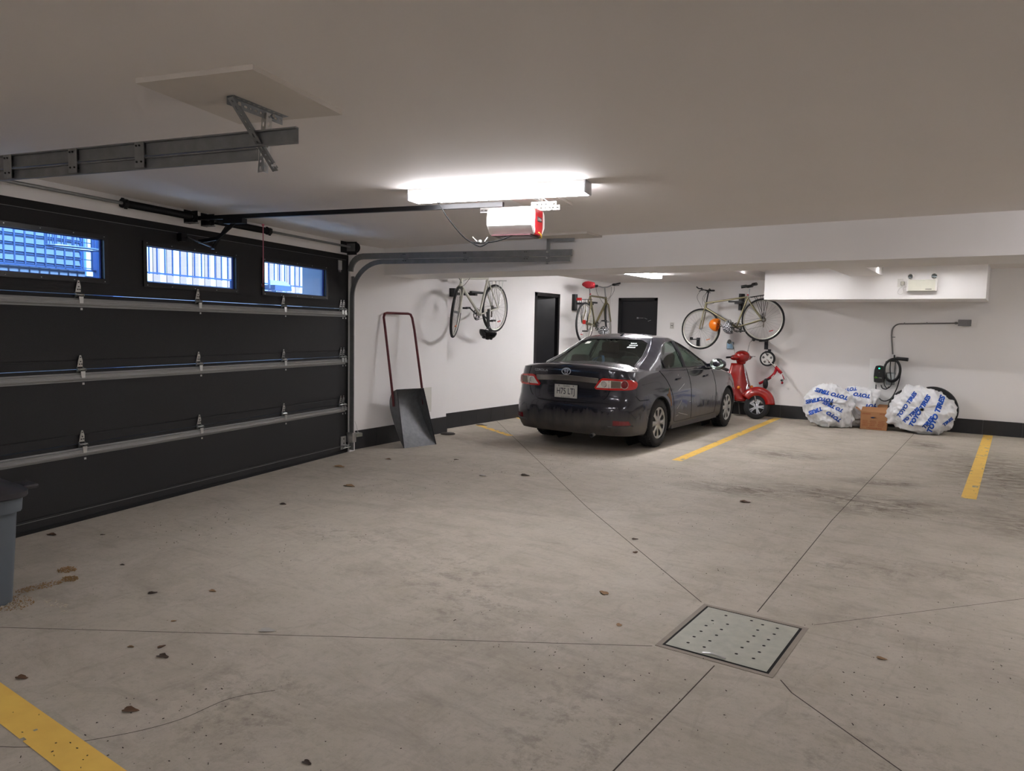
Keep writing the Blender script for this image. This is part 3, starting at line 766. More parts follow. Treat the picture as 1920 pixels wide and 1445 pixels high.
# ---- torsion shaft, springs
t = thing('torsion_spring_shaft', 'dark torsion springs and shaft mounted over the garage door', 'door spring', O, DRZ)
mb = MB().mat(STEEL); mb.cyl((.04, .075, 2.385), (4.6, .075, 2.385), .0125, 10); mb.build('shaft', t, smooth=60)
for a, b in ((2.40, 3.05), (1.42, 2.12)):
    mb = MB().mat(BLKM); n = int((b - a) / .0065)
    pts = []
    for k in range(n * 2 + 1):
        x = a + (b - a) * k / (2 * n); pts.append((x, .030 if k % 2 else .026))
    mb.lathe([(r_, x) for x, r_ in pts], (0, .075, 2.385), (1, 0, 0), 14); sp = mb.build('spring', t, smooth=60)
    e = b if a > 2.2 else a
    mb = MB().mat(BLKM); mb.cyl((e - .02, .075, 2.385), (e + .02, .075, 2.385), .036, 12)
    for k in range(4):
        an = PI / 2 * k + .4; mb.box((e, .075 + .04 * math.cos(an), 2.385 + .04 * math.sin(an)), (.02, .012, .012))
    mb.build('winding_cone', sp)
for u in (2.36, 2.17):
    mb = MB().mat(BLKM); mb.b2((u - .035, 0, 2.33), (u + .035, .006, 2.445)); mb.b2((u - .004, 0, 2.34), (u + .004, .115, 2.435)); mb.cyl((u - .02, .075, 2.385), (u + .02, .075, 2.385), .03, 12)
    mb.mat(STEELD); mb.box((u + .0, .05, 2.335), (.07, .09, .006)); mb.build('bearing_bracket', t)
mb = MB().mat(BLKM); mb.b2((-.05, 0, 2.32), (.11, .006, 2.448)); mb.b2((-.02, 0, 2.30), (-.015, .13, 2.448)); mb.mat(STEELD); mb.b2((.0, .01, 2.34), (.004, .12, 2.43)); mb.build('end_bracket', t)
mb = MB().mat(BLKM); mb.lathe([(.0001, -.02), (.062, -.02), (.062, -.014), (.05, -.01), (.05, .014), (.062, .018), (.062, .024), (.0001, .024)], (-.045, .085, 2.385), (1, 0, 0), 20)
mb.lathe([(.05, -.006), (.056, 0), (.05, .006)], (-.045, .085, 2.385), (1, 0, 0), 20); mb.build('cable_drum', t, smooth=50)

# ---- opener
t = thing('garage_door_opener', 'white garage door opener with red end panel hanging under the strip light', 'garage door opener', D(2.32, 3.0, 2.15), DRZ)
OPW = P('opener_white', (232, 230, 224), .35); OPR = P('opener_red', (176, 30, 38), .3, .1, .08, 5)
def half(y0, y1, sx):
    """white shell profile swept along the motor; sx -1/+1 picks the side"""
    mb = MB().mat(OPW); pr = [(.06, .185), (.10, .185), (.125, .165), (.135, .12), (.135, .065), (.085, .012), (.06, .0)]
    mb.prism([(sx * x, y0, z) for x, z in pr], (0, y1 - y0, 0))
    bmesh.ops.bevel(mb.bm, geom=[e for e in mb.bm.edges], offset=.006, segments=2, affect='EDGES')
    return mb
half(-.17, .17, 1).build('shell', t, smooth=40); half(-.17, .17, -1).build('shell', t, smooth=40)
mb = MB().mat(OPR); mb.prism([(-.072, -.16, .180), (.072, -.16, .180), (.075, -.16, .06), (.05, -.16, .004), (-.05, -.16, .004), (-.075, -.16, .06)], (0, .335, 0)); mb.build('red_panel', t)['label'] = 'red centre panel'
mb = MB().mat(P('dark_vent', (62, 30, 34), .5)); mb.b2((-.11, -.14, -.006), (.11, .15, .004)); mb.mat(P('grey_label', (178, 172, 180), .5)); mb.b2((-.055, -.10, -.009), (.055, .12, -.005)); mb.build('underside_label', t)
mb = MB().mat(P('badge_dark', (70, 62, 64), .4)); mb.b2((-.04, .175, .098), (.038, .179, .128)); mb.mat(WHT); text_on(mb, 'LiftMaster', .022, (0, .1805, .113), (-1, 0, 0), (0, 0, 1), .8); mb.build('badge', t)
mb = MB().mat(P('yellow_wire', (226, 200, 60), .5)); mb.tube(spline([(-.08, .15, -.004), (-.05, .175, -.01), (-.01, .19, .002), (.03, .185, .02)]), .004, 6); mb.build('antenna', t)
mb = MB().mat(ZINC); 
perf(mb, (-.135, -.34, .215), (-.135, .28, .215), (0, 0, 1), .034); perf(mb, (.125, .16, .195), (.125, .34, .195), (0, 0, 1), .034); perf(mb, (-.135, .20, .24), (.2, .20, .24), (0, 0, 1), .034); split_build(mb.weld(), 'perforated_bracket', t)
mb = MB().mat(BLKM); mb.b2((-.016, -2.93, .212), (.016, -.1, .245)); mb.build('rail', t)
mb = MB().mat(BLKM); mb.b2((-.03, -2.62, .17), (.03, -2.42, .21)); mb.bar((0, -2.52, .18), (0, -2.72, .045), .03, .012, (1, 0, 0)); mb.bar((0, -2.70, .055), (.0, -2.92, .03), .03, .012, (1, 0, 0))
mb.build('trolley', t)
mb = MB().mat(BLKM); mb.bar((-.03, -2.60, .19), (-.10, -2.86, -.02), .028, .01); mb.bar((-.10, -2.85, -.01), (.11, -2.93, .055), .028, .01); mb.cyl((-.10, -2.87, -.01), (-.10, -2.83, -.01), .016, 8)
mb.b2((.09, -2.99, .02), (.15, -2.95, .09)); mb.build('door_arm', t)
rp = MB().mat(P('pink_cord', (190, 110, 125), .7)); rp.tube([(-.25, -2.44, .2), (-.25, -2.44, -.1), (-.245, -2.44, -.31)], .0045, 6); rp.ball((-.25, -2.44, .19), .012, 6); ro = rp.build('release_cord', t)
mb = MB().mat(P('dark_red_knob', (90, 20, 30), .4)); mb.ball((-.245, -2.44, -.325), (.014, .014, .02), 8); mb.build('knob', ro, smooth=60)
cb = MB().mat(P('cord_black', (8, 8, 9), .8, spec=.2))
cp = [(.1, .02, .0), (.12, -.08, -.04), (.16, -.22, -.06), (.20, -.30, -.03), (.22, -.42, .1), (.23, -.50, .22)]
cb.tube(spline(cp), .005, 6); cb.tube(spline([(.15, -.14, -.05), (.17, -.2, -.085), (.19, -.27, -.05)]), .005, 6); cb.cyl((.23, -.50, .215), (.23, -.50, .28), .014, 10, .018); co = cb.build('power_cord', t, smooth=60)
mb = MB().mat(WHT); mb.ball((.17, -.2, -.05), .012, 6); mb.tube([(.16, -.17, -.05), (.155, -.15, -.02)], .003, 5); mb.tube([(.18, -.22, -.05), (.19, -.25, -.02)], .003, 5); mb.build('cable_tie', co)
mb = MB().mat(WHT); mb.b2((.18, -.58, .288), (.28, -.42, .294)); tag_o = mb.build('ceiling_socket', loc=D(2.32, 3.0, 2.15 + .006), rot=(0, 0, DRZ)); tag(tag_o, 'flat white ceiling socket that the opener cord plugs into', 'socket')
mb = MB().mat(WHT); mb.tube(spline([(-.1, .16, .25), (-.12, .22, .2), (-.05, .25, .215), (.0, .2, .26)]), .004, 6); mb.build('white_wire', t)

# ---- snow scoop
t = thing('snow_scoop', 'galvanised snow scoop with dark red handle leaning on the white wall', 'snow scoop', (-6.07, 6.86, 0))
GALV = P('dark_galvanised_sheet', (108, 110, 112), .5, .3, .34, 22, .1, 60)
wd = V((.185, .98, 0)).normalized() * .25; dp = V((-wd.y, wd.x, 0)).normalized()  # dp: towards the wall
def sp_(w_, d_, z_): return wd * (w_ - .22 * min(z_, .75) - .12 * max(0, z_ - .75)) + dp * d_ + V((0, 0, z_))
prof = [(0, .004), (.10, .12), (.20, .28), (.275, .44), (.30, .54), (.285, .62), (.24, .68), (.165, .715)]
pts = [(p.x, p.y) for p in spline([(a, b, 0) for a, b in prof], 4)]
mb = MB().mat(GALV)
mb.grid(lambda u, v: sp_((2 * u - 1) * (1 - .18 * v), pts[min(int(v * (len(pts) - 1) + .5), len(pts) - 1)][0], pts[min(int(v * (len(pts) - 1) + .5), len(pts) - 1)][1]), 8, len(pts) - 1)
mb.build('pan', t, smooth=60)
for s_ in (-1, 1):
    mb = MB().mat(GALV); n_ = len(pts)
    a = [sp_(s_ * (1 - .18 * i / (n_ - 1)), q[0], q[1]) for i, q in enumerate(pts)]
    mb.prism(a, wd.normalized() * .004 * s_); mb.mat(BLKM); mb.tube([a[0], a[-1]], .005, 6); mb.build('side_plate', t)
mb = MB().mat(P('dark_red_tube', (92, 32, 36), .45, .3, .35, 12)); rr_ = .055
top = 1.655; w1, w2 = 1.0, .88
pth = [sp_(-.9, .27, .52), sp_(-.93, .26, .75)]
hl = [sp_(-.93, .21, .5), sp_(-.93, .23, .72), sp_(-.9, .36, 1.45), sp_(-.88, .395, 1.60), sp_(-.80, .403, 1.645), sp_(-.66, .405, 1.655), sp_(.66, .405, 1.655), sp_(.80, .403, 1.645), sp_(.88, .395, 1.60), sp_(.9, .36, 1.45), sp_(.93, .23, .72), sp_(.93, .21, .5)]
mb.tube(hl, .0155, 10); mb.build('handle', t, smooth=60)['label'] = 'dark red bent tube handle'

# ---- safety sensor at the track foot
t = thing('door_sensor', 'small grey sensor on a bracket low on the wall beside the garage door track', 'sensor', (-6.44, 6.13, .19))
mb = MB().mat(P('grey_green_sensor', (120, 122, 112), .5)); mb.box((0, .02, .0), (.07, .10, .045), bev=.006); mb.build('casing', t)
mb = MB().mat(ZINC); mb.box((.0, -.06, .01), (.05, .07, .006)); mb.box((-.02, -.07, -.03), (.006, .05, .07)); mb.build('bracket', t)
mb = MB().mat(WHT); mb.tube(spline([(-.02, .05, .02), (-.04, .02, .15), (-.06, -.05, .3)]), .003, 5); mb.build('wire', t)

# ---- bin
t = thing('waste_bin', 'grey plastic bin with dark lid at the left edge in front of the garage door', 'bin', (-4.46, 1.45, 0))
BINM = P('bin_grey_plastic', (96, 104, 112), .45, 0, .06, 4, .05, 30)
def rsq(r, z, n=40, e=4.0, dx=0, dy=0):
    o = []
    for k in range(n):
        a = 2 * PI * k / n; c, s_ = math.cos(a), math.sin(a); q = (abs(c) ** e + abs(s_) ** e) ** (-1 / e)
        o.append(V((r * q * c + dx, r * q * s_ + dy, z)))
    return o
def loft(mb, rings, cap0=True, cap1=True):
    vs = [[mb.bm.verts.new(p) for p in r] for r in rings]; n = len(vs[0])
    for a, b in zip(vs, vs[1:]):
        for k in range(n): mb.face([a[k], a[(k + 1) % n], b[(k + 1) % n], b[k]])
    if cap0: mb.face(list(reversed(vs[0])))
    if cap1: mb.face(vs[-1])
mb = MB().mat(BINM); sx = lambda z: (0, 0)
rr0 = [(.195, .0), (.205, .01), (.222, .30), (.232, .49), (.252, .495), (.258, .575), (.262, .58)]
loft(mb, [rsq(r, z, e=5, dx=sx(z)[0] * .8, dy=sx(z)[1] * .8) for r, z in rr0]); bo = mb.build('body', t, smooth=35)
mb = MB().mat(P('bin_rib', (110, 118, 126), .4))
mb.build('rib', bo) if False else None
mb2 = MB().mat(P('bin_lid', (52, 50, 54), .4, 0, .1, 10)); dx, dy = sx(.6)[0] * .8, sx(.6)[1] * .8
loft(mb2, [rsq(r, z, e=5, dx=dx, dy=dy) for r, z in ((.268, .568), (.277, .575), (.277, .60), (.262, .612), (.22, .635), (.16, .648), (.05, .655))])
mb2.b2((dx - .0, dy + .26, .585), (dx + .14, dy + .345, .61), .01); lo_ = mb2.build('lid', t, smooth=35)
# ------------------------------------------------------------------ back wall: charger, conduit, emergency light
YB = 13.53
mb = MB().mat(P('bright_white_board', (252, 251, 249), .5, 0, .02, 3)); mb.prism([(-2.02, YB - .014, .30), (-1.62, YB - .014, .30), (-1.62, YB - .014, 1.115), (-2.02, YB - .014, 1.115)], (0, .014, 0))
tag(mb.build('backing_board'), 'white backing board behind the black car charger on the back wall', 'board')
t = thing('car_charger', 'black wall charger with glowing green light and a coiled black cable', 'car charger', (-1.86, YB - .014, .86))
mb = MB().mat(BLK); pr = [(-.07, -.13), (-.078, -.03), (-.074, .07), (-.055, .14), (0, .15), (.055, .14), (.074, .07), (.078, -.03), (.07, -.13), (0, -.138)]
mb.prism([(x, 0, z) for x, z in pr], (0, -.075, 0)); bmesh.ops.bevel(mb.bm, geom=list(mb.bm.edges), offset=.006, segments=2, affect='EDGES'); mb.build('casing', t, smooth=35)
mb = MB().mat(P('green_indicator', (30, 255, 140), .4, emit=9.0, ecol=(20, 255, 130))); mb.lathe([(.0001, 0), (.011, 0), (.0001, .004)], (0, -.0755, .10), (0, -1, 0), 5); mb.build('indicator_light', t)['label'] = 'glowing green light'
mb = MB().mat(P('green_logo', (120, 210, 40), .4)); mb.tube([(-.045 + .014 * math.cos(a), -.077, -.05 + .011 * math.sin(a)) for a in [2 * PI * k / 10 for k in range(10)]], .003, 4, loop=True)
text_on(mb, 'e', .03, (-.02, -.0765, -.052), (1, 0, 0), (0, 0, 1)); mb.mat(WHT); text_on(mb, 'vduty', .026, (.022, -.0765, -.054), (1, 0, 0), (0, 0, 1), .85)
text_on(mb, '+', .02, (0, -.0765, .03), (1, 0, 0), (0, 0, 1)); mb.build('logo', t)
mb = MB().mat(WHT); mb.cyl((-.04, -.035, -.138), (-.04, -.035, -.17), .012, 8); mb.cyl((.035, -.035, -.138), (.035, -.035, -.17), .012, 8); split_build(mb, 'cable_gland', t)
mb = MB().mat(BLK)
cc = V((.195, -.08, .08))
for k, (r, dy, dz) in enumerate(((.15, 0, 0), (.158, -.02, -.004), (.144, -.035, .004), (.152, .02, .0))):
    mb.tube([cc + V((.78 * r * math.cos(a), dy, dz + r * 1.18 * math.sin(a))) for a in [2 * PI * q / 36 for q in range(36)]], .0135, 8, loop=True)
mb.tube(spline([(-.04, -.035, -.17), (-.03, -.05, -.28), (.03, -.06, -.40), (.11, -.06, -.435), (.20, -.06, -.38), (.265, -.06, -.24), (.30, -.07, -.1), (.32, -.08, .05)]), .0085, 8)
mb.tube(spline([(.035, -.035, -.17), (.06, -.04, -.225), (.12, -.05, -.235), (.16, -.05, -.19)]), .0085, 8)
mb.tube(spline([(.16, -.07, .26), (.16, -.07, .10), (.18, -.07, -.05), (.19, -.07, -.16), (.14, -.07, -.22), (.09, -.06, -.17), (.08, -.05, -.06), (.085, -.06, .12)]), .0075, 8)
mb.build('cable', t, smooth=60)
mb = MB().mat(BLK); mb.tube(spline([(.10, -.09, .20), (.17, -.10, .255), (.25, -.11, .275), (.31, -.12, .275)]), .02, 10); mb.cyl((.25, -.11, .275), (.42, -.13, .265), .026, 12, .03); mb.build('plug', t, smooth=50)
mb = MB().mat(BLKM); mb.b2((.17, -.1, .22), (.24, 0, .26)); mb.b2((.195, -.03, .26), (.215, 0, .33)); mb.build('cable_hook', t)
t = thing('outlet_box', 'clear grey weatherproof outlet box half hidden behind the coiled charger cable', 'outlet', (-1.69, YB - .014, .80))
mb = MB().mat(P('grey_outlet', (122, 126, 126), .35)); mb.box((0, -.03, 0), (.13, .06, .2), bev=.008); mb.build('casing', t)
mb = MB().mat(P('pale_cover', (178, 184, 184), .2)); mb.box((0, -.064, .02), (.10, .012, .12), bev=.004); mb.build('cover', t)
mb = MB().mat(STEEL); mb.cyl((.05, -.02, .1), (.055, -.02, .3), .008, 8); mb.build('conduit_stub', t)
t = thing('electrical_conduit', 'bent grey metal conduit running across the back wall under the bulkhead', 'conduit', (-1.2, YB - .012, 1.7))
GCD = P('conduit_grey', (118, 115, 112), .45, .4, .08, 8)
x0, z0 = -1.718, 1.72
mb = MB().mat(GCD); mb.tube([V((-.79 + 1.2, 0, .022 )), V((x0 + .16 + 1.2, 0, .0))] + arc((x0 + .13 + 1.2, 0, -.13), .13, PI / 2, PI, 8)[0:] + [V((x0 + 1.2, 0, -.2)), V((x0 + .035 + 1.2, 0, -.50))], .011, 10); mb.build('pipe', t, smooth=60)
mb = MB().mat(STEELD)
for p in ((-.02, .015), (-.34, .006)): mb.box((p[0] + .0, 0, p[1]), (.014, .028, .03))
mb.box((x0 + 1.225, .003, -.22), (.06, .008, .012)); split_build(mb, 'strap', t)
mb = MB().mat(STEELD); mb.lathe([(.012, 0), (.02, .01), (.02, .03), (.012, .045)], (.36, 0, .022), (1, 0, 0), 10); mb.build('connector', t)
t = thing('junction_box', 'small grey metal junction box at the right end of the wall conduit', 'junction box', (-.70, YB, 1.725))
mb = MB().mat(P('box_grey', (140, 136, 132), .45, .3)); mb.box((0, -.05, 0), (.17, .10, .095), bev=.003); mb.build('body', t)
mb = MB().mat(P('box_lid_grey', (120, 118, 120), .5)); mb.box((0, -.102, 0), (.176, .006, .10)); mb.build('lid', t)
t = thing('emergency_light', 'cream emergency light with two round lamp heads on the bulkhead', 'emergency light', (-1.21, 12.38, 2.165))
CRM = P('cream_plastic', (205, 203, 188), .4)
mb = MB().mat(CRM); mb.b2((-.185, -.075, 0), (.185, 0, .165), .008); mb.mat(WHT); mb.b2((-.195, -.08, -.002), (-.175, 0, .167)); mb.b2((.175, -.08, -.002), (.195, 0, .167)); mb.build('casing', t)
mb = MB().mat(P('dark_badge', (90, 88, 80), .5)); mb.b2((.05, -.078, .02), (.13, -.0755, .03)); mb.build('badge', t)
for x, dx in ((-.145, -.45), (.15, .1)):
    mb = MB().mat(WHT); ax = V((dx, -1, -.1)); mb.lathe([(.0001, -.05), (.02, -.045), (.038, 0), (.042, .02), (.036, .022)], (x, -.04, .215), ax, 16); mb.cyl((x, -.04, .165), (x, -.04, .195), .012, 8); h = mb.build('lamp_head', t, smooth=50)
    mb = MB().mat(P('lamp_reflector', (110, 116, 118), .15, .8)); mb.lathe([(.0001, .006), (.02, .01), (.036, .02)], (x, -.04, .215), ax, 16); mb.build('reflector', h, smooth=50)
t = thing('wall_socket', 'white socket with a dangling clear wire left of the emergency light', 'socket', (-1.50, 12.38, 2.29))
mb = MB().mat(WHT); mb.box((.0, -.005, 0), (.07, .01, .12)); mb.build('cover_plate', t)
mb = MB().mat(P('pale_wire', (205, 202, 196), .4)); mb.tube(spline([(.01, -.02, .02), (.05, -.05, -.03), (.0, -.06, -.09), (-.02, -.05, -.15), (.02, -.05, -.17), (.06, -.05, -.14), (.05, -.06, -.08), (.1, -.04, -.06)]), .0035, 5); mb.build('wire', t)
mb = MB().mat(P('smoke_plug', (176, 172, 160), .3)); mb.box((.035, -.03, -.01), (.05, .05, .06), bev=.008); mb.build('plug', t)

# ------------------------------------------------------------------ tyre bags
BAG = P('white_bag_plastic', (240, 241, 243), .32, 0, .05, 5, .35, 22)
BLUE = P('blue_print', (12, 84, 190), .4, 0, .08, 20)
def wrinkle(p, seed, amp):
    q = p * 5 + V((seed, seed * 2.1, 0)); a = 1 - abs(noise.noise(q)); b = 1 - abs(noise.noise(p * 11 + V((0, seed, 3))))
    c = 1 - abs(noise.noise(V((p.x * 16 + p.z * 10, p.y * 6, p.z * 3 - p.x * 6)) + V((seed, 0, 0))))
    return amp * ((a ** 3 - .5) * 1.0 + (b ** 4 - .4) * .5 + (c ** 5 - .35) * .42)
def bag(loc, rad, tilt, seed, label, texts, tufts=(), tears=None, group=None, flat=.0):
    t = thing('tyre_bag', label, 'bag', loc, 0, group)
    Mx = Matrix.Rotation(tilt[0], 3, 'X') @ Matrix.Rotation(tilt[1], 3, 'Y') @ Matrix.Rotation(tilt[2], 3, 'Z')
    mb = MB().mat(BAG); rx, ry, rz = rad; cz = rz * .97
    def g(u, v):
        a = 2 * PI * u; p = PI * (.002 + .996 * v)
        # disc-like body: y is the axis
        c, s_ = math.cos(p), math.sin(p)
        r = abs(s_) ** .55; h = math.copysign(abs(c) ** .8, c)
        q = V((math.cos(a) * r, h, math.sin(a) * r))
        q = V((q.x * rx, q.y * ry, q.z * rz)); n = V((q.x / rx ** 2, q.y / ry ** 2, q.z / rz ** 2)).normalized()
        if tears and tears(q.x / rx, q.z / rz) > 0: n = n * 1.0; q = q - n * .035 * tears(q.x / rx, q.z / rz)
        for tx, tz, am, sh in tufts:
            k = max(0, n.x * tx + n.z * tz) ** sh; q = q + V((tx, -.25, tz)) * am * k * (.75 + .5 * noise.noise(q * 14))
        q = q + n * wrinkle(q, seed, .045)
        q = Mx @ q; q.z += cz
        if q.z < .02:
            e = .02 - q.z; q.z = .004 + abs(noise.noise(q * 9)) * .012; k = 1 + min(.16, e * .5); q.x *= k; q.y *= k
        return q
    mb.grid(g, 120, 60, True)
    bvh = BVHTree.FromBMesh(mb.bm)
    b = mb.build('bag', t, smooth=70)
    vd = (V(loc) - EYE); vd.z = 0; vd.normalize(); sd = V((vd.y, -vd.x, 0))
    for s_, size, x, z, rot, flip in texts:
        mt = MB().mat(BLUE)
        bm = text_mesh(s_, size, 1.12, .25, (.006) * size / .1, sub=3); ca, sa = math.cos(rot), math.sin(rot); dd = {}
        for v in bm.verts:
            cx, cy = v.co.x * flip, v.co.y * flip
            px, pz = x + cx * ca - cy * sa, z + cx * sa + cy * ca
            o = sd * px + V((0, 0, pz)) - vd * 1.2; h = bvh.ray_cast(o, vd)
            dd[v] = mt.bm.verts.new(h[0] - vd * .006) if h[0] else None
        for f in bm.faces:
            if all(dd[v] for v in f.verts):
                q = [dd[v].co for v in f.verts]
                if max((q[0] - w_).length for w_ in q) < size * .9: mt.face([dd[v] for v in f.verts])
        bm.free()
        bmesh.ops.delete(mt.bm, geom=[v for v in mt.bm.verts if not v.link_faces], context='VERTS')
        mt.build('printed_lettering', b)['label'] = 'blue printed lettering'
    return t, Mx, cz
TT = 'TOYO TIRES'
bag((-2.50, 12.82, 0), (.365, .25, .35), (R(-14), 0, R(22)), 1.3, 'big round white tyre bag with blue lettering, leftmost of the three', [
    (TT, .080, .05, .55, R(-14), -1), ('TIRES', .078, -.23, .43, R(16), -1), ('TOYO', .074, -.03, .455, R(-6), -1), ('TO TIRES', .070, .08, .35, R(-24), -1), ('TIRES', .080, -.18, .27, R(26), -1), ('TOYO', .078, .10, .19, R(-34), -1)], tufts=((.80, -.60, .13, 9), (.95, .2, .05, 12)), group='white tyre bags on the floor')
bag((-2.12, 13.22, 0), (.30, .20, .335), (R(-8), 0, R(-10)), 4.7, 'white tyre bag with blue lettering squeezed behind the leftmost bag, beside the cardboard box', [
    ('TOYO', .078, .06, .53, R(-6), -1), ('TOYO', .07, -.13, .61, R(12), -1), ('TOY', .075, .20, .37, R(3), -1), ('TOY', .075, .17, .2, R(3), -1)], tufts=((.80, .62, .13, 16),), group='white tyre bags on the floor')
rt, MX, cz = bag((-1.16, 13.0, 0), (.445, .27, .352), (R(-10), 0, R(4)), 9.1, 'large white tyre bag with steep blue lettering, rightmost, black tyre showing at its top', [
    (TT, .072, -.215, .44, R(61), 1), ('TO TIRES', .064, -.15, .29, R(50), 1), (TT, .084, -.035, .36, R(65), 1), ('TIRES', .078, .085, .19, R(58), 1), (TT, .094, .185, .32, R(75), 1), ('TIRES', .06, .345, .22, R(46), 1)],
    tufts=((-.92, -.42, .12, 10), (-.45, .9, .09, 14), (.6, -.8, .05, 12)), group='white tyre bags on the floor')
for c_, ax_, sc_, lb_ in (((-1.04, 13.13, .368), (.1, -1, .05), 1.0, 'black tyre poking out at the top right of the rightmost white bag'), ((-1.33, 13.20, .345), (.25, -1, .1), .94, 'black tyre edge showing at the left side of the rightmost white bag')):
    mb = MB().mat(RUB); mb.lathe([(r_ * sc_, h_) for r_, h_ in ((.24, -.09), (.345, -.085), (.358, -.05), (.36, 0), (.358, .05), (.345, .085), (.24, .09), (.24, -.09))], c_, ax_, 40)
    tag(mb.build('tyre', smooth=50), lb_, 'tyre')

# ------------------------------------------------------------------ cardboard box
t = thing('cardboard_box', 'open brown cardboard box with red print between the white tyre bags', 'box', (-1.83, 13.02, 0), R(5))
CB = P('brown_cardboard', (172, 124, 84), .75, 0, .06, 8, .05, 60); CBI = P('cardboard_inside', (150, 106, 70), .8)
mb = MB().mat(CB); w_, d_, h_ = .385, .30, .285
hole = [(.045 * math.cos(a) if abs(math.cos(a)) > .3 else .045 * math.cos(a), .013 * math.sin(a)) for a in [2 * PI * k / 12 for k in range(12)]]
mb.fill([(-w_ / 2, 0), (w_ / 2, 0), (w_ / 2, h_), (-w_ / 2, h_)], [[(x, z + .195) for x, z in hole]], .08, lambda x, z: V((x, -d_ / 2, z)))
mb.b2((-w_ / 2, d_ / 2 - .004, 0), (w_ / 2, d_ / 2, h_)); mb.b2((-w_ / 2, -d_ / 2, 0), (-w_ / 2 + .004, d_ / 2, h_)); mb.b2((w_ / 2 - .004, -d_ / 2, 0), (w_ / 2, d_ / 2, h_)); mb.b2((-w_ / 2, -d_ / 2, 0), (w_ / 2, d_ / 2, .005))
mb.mat(CBI); mb.b2((-w_ / 2 + .01, -d_ / 2 + .03, .005), (w_ / 2 - .01, d_ / 2 - .02, .15)); mb.build('body', t)
for pts_, nm in (([(-w_ / 2, -d_ / 2, h_), (w_ / 2, -d_ / 2, h_), (w_ / 2 - .01, -d_ / 2 + .05, h_ + .075), (-w_ / 2 + .02, -d_ / 2 + .05, h_ + .075)], (0, .004, 0)), ([(-w_ / 2, d_ / 2, h_), (w_ / 2, d_ / 2, h_), (w_ / 2, d_ / 2 + .05, h_ + .10), (-w_ / 2, d_ / 2 + .05, h_ + .10)], (0, .004, 0)),
                 ([(w_ / 2, -d_ / 2, h_), (w_ / 2, d_ / 2, h_), (w_ / 2 + .10, d_ / 2, h_ + .02), (w_ / 2 + .10, -d_ / 2, h_ - .01)], (0, 0, .004)), ([(-w_ / 2, -d_ / 2, h_), (-w_ / 2, d_ / 2, h_), (-w_ / 2 - .08, d_ / 2, h_ + .06), (-w_ / 2 - .08, -d_ / 2, h_ + .05)], (0, 0, .004))):
    mb = MB().mat(CB); mb.prism(pts_, nm); mb.build('flap', t)
mb = MB().mat(P('red_box_print', (142, 66, 40), .7)); random.seed(3)
def dash(x0, x1, z, h=.0065):
    x = x0
    while x < x1:
        l = random.uniform(.008, .022); l = min(l, x1 - x); mb.b2((x, -d_ / 2 - .0012, z), (x + l, -d_ / 2 - .0005, z + h)); x += l + .005
for z in (.255, .243): dash(-.17, -.05, z)
for z in (.262, .25): dash(.08, .17, z)
for k in range(6):
    for cx in (-.12, -.01, .11): dash(cx - .045 + random.uniform(-.01, .01), cx + .04 + random.uniform(-.015, .01), .14 - k * .017)
dash(-.10, .12, .028); dash(-.06, .12, .018); mb.build('red_print', t)['label'] = 'faded red printed text'

# ------------------------------------------------------------------ debris
LEAF = [P('dead_leaf_brown', (92, 66, 44), .8, 0, .3, 60), P('dead_leaf_dark', (58, 44, 34), .8, 0, .3, 60), P('dead_leaf_tan', (142, 112, 78), .8, 0, .2, 60)]
def leaf(x, y, s, m, rz, label, name='dead_leaf', cat='leaf', curl=.5):
    mb = MB().mat(m); n = 14; random.seed(int(abs(x * 1000 + y * 77)))
    rim = []
    for k in range(n):
        a = 2 * PI * k / n; r = s * (.55 + .45 * abs(math.cos(a * 1.5)) * random.uniform(.6, 1.1)); rim.append((r * math.cos(a), .6 * r * math.sin(a)))
    def f(u, v):
        k = u * n; i = int(k) % n; p = rim[i]; q = v; xx, yy = p[0] * q, p[1] * q
        return V((xx, yy, .003 + curl * s * (.35 * (yy / s) ** 2 * 2 + .25 * q * abs(noise.noise(V((xx * 30, yy * 30, x)))))))
    mb.grid(f, n, 4, True)
    o = mb.build(name, loc=(x, y, 0), rot=(0, 0, rz)); tag(o, label, cat, 'dead leaves on the floor' if cat == 'leaf' else None)
    md = o.modifiers.new('s', 'SOLIDIFY'); md.thickness = .001; return o
